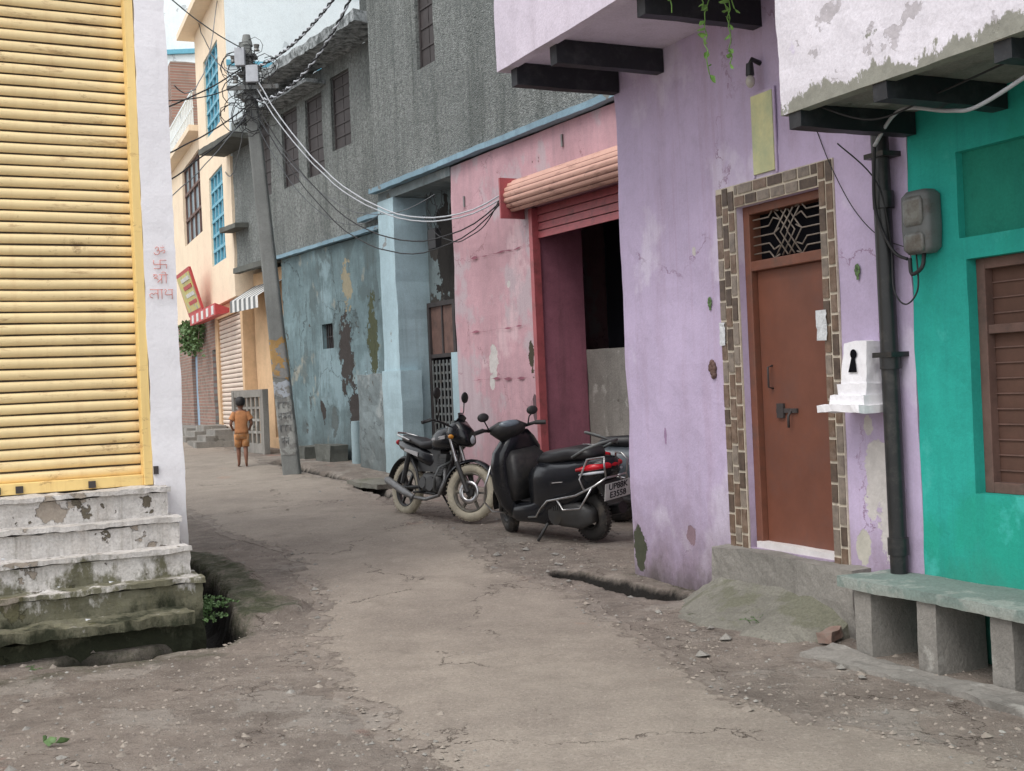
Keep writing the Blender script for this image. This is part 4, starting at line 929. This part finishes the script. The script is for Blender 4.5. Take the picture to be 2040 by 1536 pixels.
PB=V((-3.69,19.9,gh(19.9)))
def sag(a,b,s,n=14):
    a=V(a);b=V(b); return [a.lerp(b,i/n)-V((0,0,s*4*(i/n)*(1-i/n))) for i in range(n+1)]
def wire(a,b,s,r,mt,lab='overhead electric cable strung from the pole'):
    return mk('overhead_cable',MB().tube([p+V((noise.noise(p*1.3)*.03,0,noise.noise(p*1.7)*.03)) for p in sag(a,b,s,22)],r,5),mt,label=lab,cat='cable',group='overhead cables')
def bw_(s,w_,z): x,y=toW(FB,s,w_); return V((x,y,z))
top=PB+pp(6.7); mid=PB+pp(6.1)
e1=bw_(2.15,.3,4.05)
wire(top+V((.1,-.1,-.1)),e1+V((0,0,.05)),1.05,.011,'cable_w','pale thick cable sagging from pole to shop'); wire(top+V((.12,-.1,-.3)),e1,1.0,.010,'cable_w','pale thick cable sagging from pole to shop')
wire(mid+V((.1,-.1,0)),e1-V((0,0,.04)),1.2,.010,'cable_b'); wire(mid+V((.1,-.1,-.1)),e1-V((0,0,.06)),1.35,.009,'cable_b'); wire(mid,bw_(4.4,.1,4.5),.9,.007,'cable_g')
wire(mid+V((0,-.1,-.1)),bw_(6.3,.1,4.5),.8,.007,'cable_g'); wire(bw_(5.2,-.1,4.3),e1,.45,.008,'cable_b')
def twist(a,b,s,r):
    mb=MB()
    P=sag(a,b,s,90)
    for ph in(0,math.pi):
        mb.tube([p+V((math.cos(i*1.1+ph)*.016,0,math.sin(i*1.1+ph)*.022)) for i,p in enumerate(P)],r,4,0 if ph==0 else 1)
    mk('overhead_cable',mb,['cable_b','cable_w'],label='twisted pair cable from pole to roofline',cat='cable',group='overhead cables')
twist(top,V((-1.7,17.5,8.3)),.35,.015); twist(mid+V((0,0,.1)),V((-1.7,17.3,8.1)),.6,.015)
wire(top+V((-.1,-.1,0)),V((-6.0,16.2,5.2)),.15,.012,'cable_b'); wire(mid+V((-.1,0,0)),V((-5.8,16.0,4.7)),.25,.012,'cable_b'); wire(mid+V((-.1,0,-.2)),V((-5.8,16.0,4.0)),.2,.012,'cable_b'); wire(top,V((-7.5,30.2,11.2)),.5,.012,'cable_b')
wire(top+V((-.1,0,-.2)),V((-5.9,16.1,6.0)),.3,.009,'cable_b'); wire(mid,V((-5.6,15.5,3.6)),.35,.008,'cable_g')
wire(top,V((-6.6,28.4,7.2)),.9,.01,'cable_g'); wire(top+V((0,0,.3)),V((-5.5,15,8.2)),.2,.01,'cable_g')
wire(V((-6.4,28,11.2)),V((-4.9,18.2,6.4)),.9,.01,'cable_g')
# ------------------------------------------------------------------ vehicles
def wheel(par,name,x,r,tw,tm,spokes=6,turn=0,rimm='bikep',disc=False,z=None):
    z=r if z is None else z
    wobj=mk(name,MB().cyl((x,-.05,z),(x,.05,z),.045,n=14),'engine',par)
    t=MB(); k=12; t.torus((x,0,z),(0,1,0),r-tw*.55,[(math.cos(2*math.pi*i/k)*tw*.55,math.sin(2*math.pi*i/k)*tw*.5) for i in range(k)],44)
    for i in range(44):
        a=i*2*math.pi/44
        for sy in(-1,1):
            c=V((x+math.cos(a)*(r-.004),sy*tw*.22,z+math.sin(a)*(r-.004))); t.cyl(c,c+V((math.cos(a)*.007,0,math.sin(a)*.007)),.013,.011,4)
    mk('tyre',t,tm,wobj)
    rm_=MB().torus((x,0,z),(0,1,0),r-tw*1.12,[(0,-tw*.35),(.014,-tw*.35),(.014,tw*.35),(0,tw*.35),(-.012,0)],40)
    for i in range(spokes):
        a=i*2*math.pi/spokes
        rm_.hexa([(x+math.cos(a-.3)*.04,-.02,z+math.sin(a-.3)*.04),(x+math.cos(a+.3)*.04,-.02,z+math.sin(a+.3)*.04),(x+math.cos(a-.3)*.04,.02,z+math.sin(a-.3)*.04),(x+math.cos(a+.3)*.04,.02,z+math.sin(a+.3)*.04),
                 (x+math.cos(a-.06)*(r-tw*1.1),-.012,z+math.sin(a-.06)*(r-tw*1.1)),(x+math.cos(a+.06)*(r-tw*1.1),-.012,z+math.sin(a+.06)*(r-tw*1.1)),(x+math.cos(a-.06)*(r-tw*1.1),.012,z+math.sin(a-.06)*(r-tw*1.1)),(x+math.cos(a+.06)*(r-tw*1.1),.012,z+math.sin(a+.06)*(r-tw*1.1))])
    mk('rim',rm_,rimm,wobj)
    if disc:
        mk('brake_disc',MB().torus((x,-.055,z),(0,1,0),.10,[(-.025,-.002),(.022,-.002),(.022,.002),(-.025,.002)],32),'chrome',wobj)
    return wobj
def arc(c,r,a0,a1,w_,th,m,mb,n=14):
    vs=[]
    for i in range(n+1):
        a=a0+(a1-a0)*i/n
        for yy,rr in((-w_,r-.02),(-w_*.6,r+.008),(0,r+.014),(w_*.6,r+.008),(w_,r-.02)):
            vs.append((c[0]+math.cos(a)*rr,yy,c[1]+math.sin(a)*rr))
    mb.add(vs,[(i*5+j,i*5+j+1,(i+1)*5+j+1,(i+1)*5+j) for i in range(n) for j in range(4)],m,True); return mb
def motorcycle(loc,yaw,lean):
    e=thing('motorcycle','black commuter motorcycle with muddy front tyre on its stand','motorcycle',loc,0)
    e.rotation_euler=(Matrix.Rotation(yaw,3,'Z')@Matrix.Rotation(lean,3,'X')).to_euler(); e.scale=(1,1.05,1.05)
    r=.305
    fx,rx=.66,-.62
    wheel(e,'wheel',rx,r,.095,'mudtyre')
    wf=wheel(e,'wheel',0,r,.095,'mudtyre',disc=True,rimm='dustrim')
    steer=math.radians(24)
    def st_(o): o.location=(fx,0,0); o.rotation_euler=(0,0,steer); return o
    st_(wf)
    fk=MB()
    for sy in(-1,1):
        fk.cyl((0,sy*.085,r),(-.16,sy*.085,.62),.026,.026,12); fk.cyl((-.16,sy*.085,.62),(-.27,sy*.085,.90),.018,.018,10,1)
    fk.box(-.29,-.2,-.11,.11,.86,.89,0)
    st_(mk('front_fork',fk,['engine','chrome'],e))
    st_(mk('front_fender',arc((0,r),r+.035,math.radians(20),math.radians(165),.06,0,0,MB()),'bike',e))
    hl=MB(); hl.lx([(-.32,0,.93,.07,.07,2.4),(-.25,0,.94,.12,.11,2.6),(-.16,0,.93,.14,.14,2.8),(-.06,0,.88,.12,.10,2.4),(-.02,0,.85,.07,.05,2.2)])
    hl.loft([((-.22,0,1.02),(0,.1,0),(.03,0,.02),2),((-.17,0,1.09),(0,.085,0),(.015,0,.015),2),((-.2,0,1.14),(0,.05,0),(.008,0,.008),2)],14)
    h1=st_(mk('headlight_cowl',hl,'bike',e))
    mk('headlight',MB().ell((-.05,0,.86),.045,.075,.06),'lens',h1)
    hb=MB(); hb.tube([(-.42,.36,1.02),(-.36,.28,1.05),(-.30,.16,1.02),(-.28,0,.98),(-.30,-.16,1.02),(-.36,-.28,1.05),(-.42,-.36,1.02)],.012,8)
    for sy in(-1,1):
        hb.cyl((-.39,sy*.29,1.045),(-.44,sy*.38,1.01),.019,.019,10,1); hb.tube([(-.33,sy*.27,1.05),(-.28,sy*.34,1.03),(-.3,sy*.38,1.02)],.007,5)
    st_(mk('handlebar',hb,['bikep','seat'],e))
    for sy in(-1,1):
        st_(mk('mirror',MB().tube([(-.34,sy*.23,1.05),(-.31,sy*.25,1.18),(-.33,sy*.28,1.27)],.007,6).ell((-.33,sy*.29,1.33),.022,.07,.062),'bikep',e))
        st_(mk('indicator',MB().tube([(-.2,sy*.1,.88),(-.19,sy*.15,.88)],.008,6).ell((-.19,sy*.18,.88),.03,.035,.025,1),['bikep','amber'],e))
    tk=MB().lx([(-.06,0,.80,.08,.07,2.4),(.0,0,.83,.13,.10,2.6),(.12,0,.86,.155,.13,2.8),(.26,0,.87,.15,.13,2.6),(.36,0,.84,.11,.10,2.4),(.42,0,.82,.05,.06,2)],20)
    tk.cyl((.14,0,.98),(.14,0,1.0),.035,.03,12,1)
    mk('fuel_tank',tk,['bike','chrome'],e)
    mk('tank_decal',MB().hexa([(.05,-.153,.84),(.3,-.15,.86),(.05,-.14,.84),(.3,-.14,.86),(.05,-.15,.865),(.3,-.152,.90),(.05,-.14,.865),(.3,-.14,.90)]),'decal',e)
    mk('seat',MB().lx([(-.72,0,.88,.06,.02,2.5),(-.66,0,.87,.1,.04,3),(-.4,0,.84,.125,.045,3.2),(-.2,0,.79,.14,.045,3.2),(-.05,0,.80,.11,.05,3),(.02,0,.82,.07,.04,2.5)],20),'seat',e)
    mk('tail_fairing',MB().lx([(-.84,0,.82,.04,.035,2.3),(-.72,0,.79,.09,.06,2.6),(-.5,0,.74,.115,.075,2.8),(-.25,0,.68,.13,.09,2.8),(-.1,0,.64,.1,.09,2.5),(.0,0,.64,.05,.07,2)],18),'bike',e)
    mk('side_decal',MB().hexa([(-.55,-.128,.72),(-.25,-.14,.66),(-.55,-.12,.72),(-.25,-.13,.66),(-.55,-.124,.75),(-.25,-.138,.71),(-.55,-.11,.75),(-.25,-.12,.71)]),'decal',e)
    mk('tail_light',MB().ell((-.85,0,.82),.03,.06,.035),'redlens',e)
    mk('grab_rail',MB().tube([(-.45,.13,.84),(-.7,.13,.9),(-.82,.06,.93),(-.82,-.06,.93),(-.7,-.13,.9),(-.45,-.13,.84)],.012,8),'chrome',e)
    mk('rear_fender',arc((rx,r),r+.05,math.radians(45),math.radians(175),.08,0,0,MB()),'bikep',e)
    fr=MB()
    for sy in(-1,1):
        fr.tube([(.36,sy*.03,.84),(.25,sy*.05,.45),(.1,sy*.09,.26),(-.2,sy*.1,.27),(-.3,sy*.1,.5),(-.5,sy*.1,.72)],.017,7)
        fr.tube([(-.2,sy*.1,.33),(-.62,sy*.09,.305)],.02,7)
        fr.cyl((-.55,sy*.12,.36),(-.45,sy*.12,.70),.03,.03,10); fr.tube([(-.1,sy*.1,.28),(-.1,sy*.26,.27)],.012,6)
    fr.tube([(.36,0,.86),(-.3,0,.75)],.022,8); fr.box(-.35,.1,-.06,.06,.5,.76); mk('frame',fr,'bikep',e)
    en=MB(); en.lx([(-.22,0,.38,.09,.09,3),(-.16,0,.38,.12,.115,3.5),(.02,0,.37,.13,.115,3.5),(.14,0,.37,.11,.09,3)],18)
    en.cyl((.05,-.15,.37),(.05,.15,.37),.08,.08,18); en.cyl((-.13,-.13,.38),(-.13,.13,.38),.065,.065,16)
    for k in range(8): c=V((.1+k*.012,0,.47+k*.028)); en.box(c.x-.075,c.x+.075,-.085,.085,c.z-.006,c.z+.006)
    en.box(.05,.22,-.06,.06,.46,.70); en.box(-.12,.0,-.05,.05,.5,.6)
    mk('engine',en,'engine',e)
    ex=MB().tube([(.2,-.05,.55),(.28,-.1,.42),(.22,-.13,.25),(.0,-.15,.2),(-.25,-.15,.21)],.02,8)
    ex.cyl((-.25,-.155,.21),(-.40,-.16,.25),.025,.042,14).cyl((-.40,-.16,.25),(-.80,-.17,.38),.042,.044,16).cyl((-.80,-.17,.38),(-.84,-.17,.393),.044,.026,16)
    mk('exhaust',ex,'metal',e)
    mk('kick_stand',MB().tube([(-.05,.1,.26),(.02,.24,.02)],.012,6),'bikep',e)
    for sy in(-1,1): mk('leg_guard',MB().tube([(.3,sy*.05,.62),(.33,sy*.22,.55),(.3,sy*.26,.42),(.22,sy*.2,.3),(.15,sy*.06,.27)],.012,6),'greymetal',e)
    return e
def textmesh(s,size,loc,rotm,par,mt,name):
    cu=bpy.data.curves.new(name,'FONT'); cu.body=s; cu.size=size; cu.align_x='CENTER'; cu.align_y='CENTER'; cu.extrude=.001; cu.offset=.0012
    o=bpy.data.objects.new(name,cu); COL.objects.link(o); bpy.context.view_layer.update()
    me=bpy.data.meshes.new_from_object(o.evaluated_get(bpy.context.evaluated_depsgraph_get())); bpy.data.objects.remove(o)
    me.materials.clear(); me.materials.append(M[mt]); o=bpy.data.objects.new(name,me); COL.objects.link(o); o.parent=par; o.location=loc; o.rotation_euler=rotm; return o
def scooter(loc,yaw,lean,body='bike',label='',plate=True,steerdeg=-22):
    e=thing('scooter',label,'scooter',loc,0)
    e.rotation_euler=(Matrix.Rotation(yaw,3,'Z')@Matrix.Rotation(lean,3,'X')).to_euler(); e.scale=(1.02,1.16,1.08)
    r=.225; fx,rx=.60,-.6; st_=math.radians(steerdeg)
    wheel(e,'wheel',rx,r,.11,'tyre',5)
    def ste(o): o.location=(fx,0,0); o.rotation_euler=(0,0,st_); return o
    ste(wheel(e,'wheel',0,r,.105,'tyre',5))
    for sy in(-1,1): ste(mk('front_fork',MB().cyl((0,sy*.075,r),(-.1,sy*.07,.5),.022,.022,10),'engine',e))
    ste(mk('front_fender',arc((0,r),r+.045,math.radians(-5),math.radians(170),.085,0,0,MB()),body,e))
    ap=MB().loft([((.33,0,.20),(.06,0,0),(0,.17,0),3),((.38,0,.32),(.12,0,0),(0,.22,0),3.5),((.40,0,.48),(.13,0,0),(0,.255,0),3.5),((.395,0,.68),(.12,0,0),(0,.27,0),3.5),((.37,0,.82),(.11,0,0),(0,.25,0),3.2),((.34,0,.92),(.10,0,0),(0,.18,0),2.6),((.32,0,1.0),(.08,0,0),(0,.10,0),2.2)],24)
    mk('leg_shield',ap,body,e)
    mk('front_lamp_panel',MB().ell((.49,0,.73),.03,.11,.06),'lens',e)
    mk('glove_box',MB().loft([((.27,0,.36),(.06,0,0),(0,.19,0),4),((.24,0,.55),(.09,0,0),(0,.21,0),4),((.24,0,.74),(.08,0,0),(0,.21,0),4),((.29,0,.83),(.05,0,0),(0,.15,0),3)],18),'bikep',e)
    fl=MB().loft([((.44,0,.27),(0,.15,0),(0,0,.09),4),((.25,0,.245),(0,.2,0),(0,0,.095),4),((.0,0,.26),(0,.205,0),(0,0,.11),4),((-.15,0,.28),(0,.19,0),(0,0,.15),4),((-.3,0,.32),(0,.16,0),(0,0,.14),4)],20)
    mk('floorboard',fl,body,e)
    mk('foot_mat',MB().box(-.02,.2,-.15,.15,.355,.365),'seat',e)
    rb=MB().lx([(-.98,0,.71,.04,.04,2.2),(-.92,0,.68,.12,.09,2.6),(-.78,0,.62,.18,.15,2.8),(-.55,0,.55,.21,.205,3),(-.3,0,.50,.215,.245,3.2),(-.12,0,.48,.205,.26,3.4),(.02,0,.45,.18,.235,3.4),(.06,0,.43,.14,.19,3)],26)
    mk('rear_body',rb,body,e)
    for sy in(-1,1):
        mk('side_panel_decal',MB().hexa([(-.50,sy*.216,.565),(-.36,sy*.2175,.553),(-.50,sy*.2,.565),(-.36,sy*.2,.553),(-.50,sy*.215,.572),(-.36,sy*.217,.56),(-.50,sy*.2,.572),(-.36,sy*.2,.56)]),'decal',e)
    mk('seat',MB().lx([(-.80,0,.79,.07,.03,2.5),(-.72,0,.80,.13,.055,3),(-.5,0,.795,.155,.065,3.2),(-.32,0,.77,.16,.065,3.2),(-.14,0,.755,.14,.06,3),(-.03,0,.73,.09,.04,2.5)],20),'seat',e)
    mk('grab_rail',MB().tube([(-.6,.15,.78),(-.8,.155,.86),(-.93,.1,.9),(-.95,0,.905),(-.93,-.1,.9),(-.8,-.155,.86),(-.6,-.15,.78)],.013,8),'greymetal',e)
    mk('tail_light',MB().ell((-.93,0,.70),.055,.11,.045,0),'redlens',e)
    for sy in(-1,1):
        mk('indicator',MB().loft([((-.68,sy*.19,.675),(.0,.01,0),(0,0,.015),2),((-.84,sy*.155,.695),(0,.03,0),(0,0,.03),2),((-.95,sy*.10,.70),(0,.02,0),(0,0,.02),2)],10),'redlens',e)
        mk('indicator_trim',MB().loft([((-.72,sy*.19,.635),(.0,.012,0),(0,0,.008),2),((-.84,sy*.168,.645),(0,.018,0),(0,0,.014),2),((-.95,sy*.10,.65),(0,.014,0),(0,0,.01),2)],10),'lens',e)
    mk('rear_fender',MB().hexa([(-.95,-.09,.36),(-.78,-.09,.55),(-.95,.09,.36),(-.78,.09,.55),(-.93,-.09,.37),(-.84,-.1,.66),(-.93,.09,.37),(-.84,.1,.66)]),'bikep',e)
    en=MB().lx([(-.75,.1,.25,.04,.06,3),(-.6,.12,.25,.06,.12,3),(-.35,.12,.26,.06,.12,3),(-.12,.11,.25,.05,.08,3)],16); en.cyl((-.3,-.12,.25),(-.3,.18,.25),.1,.09,18)
    for k in range(5): en.box(-.42+k*.03,-.405+k*.03,.17,.19,.3,.38)
    mk('engine',en,'engine',e)
    mk('exhaust',MB().tube([(-.15,-.1,.2),(-.3,-.14,.17)],.02,8).cyl((-.3,-.15,.18),(-.82,-.18,.27),.045,.055,14),'bikep',e)
    h=MB().loft([((-.28,0,.93),(.06,0,0),(0,.08,0),2.4),((-.29,0,1.0),(.11,0,0),(0,.16,0),2.6),((-.31,0,1.06),(.11,0,0),(0,.18,0),2.6),((-.34,0,1.11),(.05,0,0),(0,.09,0),2.4)],20)
    for sy in(-1,1):
        h.tube([(-.32,sy*.17,1.04),(-.37,sy*.26,1.06),(-.41,sy*.32,1.05)],.016,8).cyl((-.38,sy*.25,1.06),(-.42,sy*.34,1.05),.021,.021,10)
        h.tube([(-.34,sy*.22,1.06),(-.32,sy*.28,1.05),(-.34,sy*.33,1.04)],.006,5)
    ste(mk('handlebar',h,'bikep',e))
    ste(mk('headlight',MB().ell((-.19,0,1.02),.03,.09,.055),'lens',e))
    ste(mk('instrument_panel',MB().ell((-.385,0,1.085),.04,.10,.035,R_=Matrix.Rotation(math.radians(-40),3,'Y')),'panel',e))
    for sy in(-1,1): ste(mk('mirror',MB().tube([(-.35,sy*.19,1.06),(-.34,sy*.21,1.12),(-.37,sy*.23,1.15)],.007,6).ell((-.38,sy*.235,1.18),.02,.055,.042),'bikep',e))
    for sy in(-1,1):
        gd=MB()
        gd.tube([(.05,sy*.2,.22),(-.1,sy*.23,.24),(-.2,sy*.25,.32),(-.32,sy*.26,.40),(-.7,sy*.245,.46),(-.9,sy*.2,.54),(-.98,sy*.12,.6),(-1.0,0,.6)],.010,7)
        gd.tube([(-.45,sy*.255,.42),(-.5,sy*.24,.32),(-.72,sy*.23,.34),(-.88,sy*.205,.53)],.009,7)
        gd.tube([(-.98,sy*.12,.6),(-1.0,sy*.14,.72),(-.97,sy*.1,.78),(-.82,sy*.17,.77),(-.74,sy*.215,.60),(-.8,sy*.225,.5)],.009,7)
        gd.tube([(.40,sy*.1,.22),(.54,sy*.24,.26),(.58,sy*.29,.36),(.53,sy*.29,.52),(.47,sy*.24,.70)],.010,7)
        mk('crash_guard',gd,'chrome',e)
    mk('kick_stand',MB().tube([(-.18,.12,.22),(-.12,.26,.02)],.014,6),'engine',e)
    if plate:
        p=mk('number_plate',MB().hexa([(-.965,-.15,.40),(-.96,-.15,.40),(-.965,.15,.40),(-.96,.15,.40),(-1.0,-.15,.55),(-.995,-.15,.55),(-1.0,.15,.55),(-.995,.15,.55)]),'plate',e)
        rm_=Matrix.Rotation(math.radians(-90),3,'Z')@Matrix.Rotation(math.radians(90+13),3,'X')
        for tx_,zz,xx in(('UP88K',.512,-.9935),('E3558',.44,-.977)):
            textmesh(tx_,.078,(xx,0,zz),rm_.to_euler(),p,'cable_b','plate_letters')
    return e
def onround(x,y): return gh(y)+micro(x,y)+.005
hd=math.atan2(.75,-.66)
sc_c=(.335,12.16)
scooter((sc_c[0],sc_c[1],onround(*sc_c)),hd,math.radians(-6),label='black scooter with steel guards parked on its stand')
scooter((1.72,12.85,onround(1.72,12.85)),math.atan2(-.12,.95),math.radians(-5),body='silver',label='grey scooter parked behind the black one',plate=False)
mc=(-.94,13.9); motorcycle((mc[0],mc[1],onround(*mc)),math.atan2(-.785,.62),math.radians(-7))
# ------------------------------------------------------------------ boy
def skin(name,J,E,parent,mt,sub=2):
    names=list(J); me=bpy.data.meshes.new(name); me.from_pydata([J[k][:3] for k in names],[(names.index(a),names.index(b)) for a,b in E],[])
    o=bpy.data.objects.new(name,me); COL.objects.link(o); o.parent=parent
    md=o.modifiers.new('s','SKIN'); md.use_smooth_shade=True
    for i,k in enumerate(names):
        sv=me.skin_vertices[0].data[i]; r_=J[k][3]; sv.radius=r_ if isinstance(r_,tuple) else (r_,r_); sv.use_root=(i==0)
    s_=o.modifiers.new('u','SUBSURF'); s_.levels=sub; s_.render_levels=sub; me.materials.append(M[mt]); return o
boy=thing('person','boy in orange shirt and shorts walking barefoot, seen from behind','person',(-4.86,21.5,gh(21.5)+.02),math.radians(15))
J={'pel':(0,0,.62,(.085,.065)),'sp':(0,-.005,.74,(.078,.058)),'ch':(0,0,.88,(.095,.065)),'nk0':(0,0,.985,(.06,.045)),'nk':(0,.005,1.03,.033),'hd0':(0,.012,1.08,.055),'hd':(0,.015,1.15,(.072,.08)),'hd2':(0,.01,1.21,(.05,.055)),
 'nose':(0,.092,1.135,.012)}
E=[('pel','sp'),('sp','ch'),('ch','nk0'),('nk0','nk'),('nk','hd0'),('hd0','hd'),('hd','hd2'),('hd','nose')]
for sx,n,fy in((-1,'l',.06),(1,'r',-.09)):
    J.update({n+'h':(sx*.055,0,.58,.062),n+'k':(sx*.06,fy*.6+.03,.33,.042),n+'c':(sx*.06,fy*.8,.22,.04),n+'a':(sx*.06,fy,.05 if n=='l' else .07,.024),n+'t':(sx*.07,fy+.1,.015 if n=='l' else .012,.022),
      n+'s':(sx*.125,0,.955,.042),n+'e':(sx*.185,-.03,.77,.028),n+'w':(sx*.15,.12,.68,.02),n+'p':(sx*.14,.165,.665,(.026,.014)),
      n+'ear':(sx*.078,.01,1.13,.014)})
    E+=[('pel',n+'h'),(n+'h',n+'k'),(n+'k',n+'c'),(n+'c',n+'a'),(n+'a',n+'t'),('nk0',n+'s'),(n+'s',n+'e'),(n+'e',n+'w'),(n+'w',n+'p'),('hd',n+'ear')]
    for fi in range(4):
        J[n+'f%d'%fi]=(sx*(.118+fi*.014),.205+(.008 if fi in(1,2) else 0),.655,.007); J[n+'g%d'%fi]=(sx*(.118+fi*.014),.228+(.01 if fi in(1,2) else 0),.635,.006)
        E+=[(n+'p',n+'f%d'%fi),(n+'f%d'%fi,n+'g%d'%fi)]
    J[n+'th']=(sx*.105,.17,.675,.008); J[n+'th2']=(sx*.095,.195,.665,.007); E+=[(n+'p',n+'th'),(n+'th',n+'th2')]
skin('body',J,E,boy,'skin')
mk('hair',MB().lz([(1.09,0,-.03,.055,.05,2),(1.12,0,-.018,.079,.068,2),(1.17,0,-.004,.086,.092,2),(1.215,0,.004,.078,.086,2),(1.245,0,.006,.05,.06,2),(1.255,0,.006,.02,.025,2)],18),'hair',boy)
sh=MB().lz([(.60,0,0,.125,.1,2.4),(.64,0,0,.12,.095,2.4),(.76,0,-.005,.112,.085,2.4),(.88,0,0,.128,.088,2.4),(.95,0,0,.135,.078,2.3),(.99,0,0,.09,.062,2.2),(1.005,0,0,.055,.05,2)],22)
for sx in(-1,1): sh.cyl((sx*.10,0,.965),(sx*.168,-.02,.84),.056,.056,14)
mk('shirt',sh,'shirt',boy)
so=MB().lz([(.50,0,0,.12,.085,2.6),(.62,0,0,.118,.09,2.4),(.66,0,0,.112,.085,2.4)],20)
for sx,fy in((-1,.04),(1,-.03)): so.tube([(sx*.06,0,.58),(sx*.062,fy*.5+.01,.46),(sx*.064,fy+.01,.36)],[.075,.068,.066],14)
mk('shorts',so,'shorts',boy)
# ------------------------------------------------------------------ camera, light, world
cam=bpy.data.cameras.new('camera'); co=bpy.data.objects.new('camera',cam); COL.objects.link(co)
cam.sensor_width=36; cam.lens=2400/2040*36; cam.clip_end=1500
co.matrix_world=Matrix.Translation((0,0,1.65))@Matrix.Rotation(math.radians(90),4,'X')@Matrix.Rotation(math.radians(-2.5),4,'Z')
sc.camera=co
wd=bpy.data.worlds.new('World'); sc.world=wd; wd.use_nodes=True; nt=wd.node_tree
sk=nt.nodes.new('ShaderNodeTexSky'); sk.sky_type='NISHITA'; sk.sun_disc=False; sk.sun_elevation=math.radians(58); sk.sun_rotation=math.radians(215); sk.air_density=1.0; sk.dust_density=4; sk.ozone_density=1
mx=nt.nodes.new('ShaderNodeMix'); mx.data_type='RGBA'; mx.inputs[0].default_value=.75; nt.links.new(sk.outputs[0],mx.inputs[6]); mx.inputs[7].default_value=(11.6,11.8,12.0,1)
bgn=nt.nodes['Background']; nt.links.new(mx.outputs[2],bgn.inputs[0]); bgn.inputs[1].default_value=.15
sl=bpy.data.lights.new('sun','SUN'); sl.energy=1.5; sl.angle=math.radians(30); sl.color=(1,.97,.93)
so_=bpy.data.objects.new('sun',sl); COL.objects.link(so_)
dv=V((-.42,-.55,.95)); so_.rotation_euler=dv.to_track_quat('Z','Y').to_euler(); so_.location=(0,0,20)
sc.view_settings.view_transform='Standard'; sc.view_settings.look='None'; sc.view_settings.exposure=0
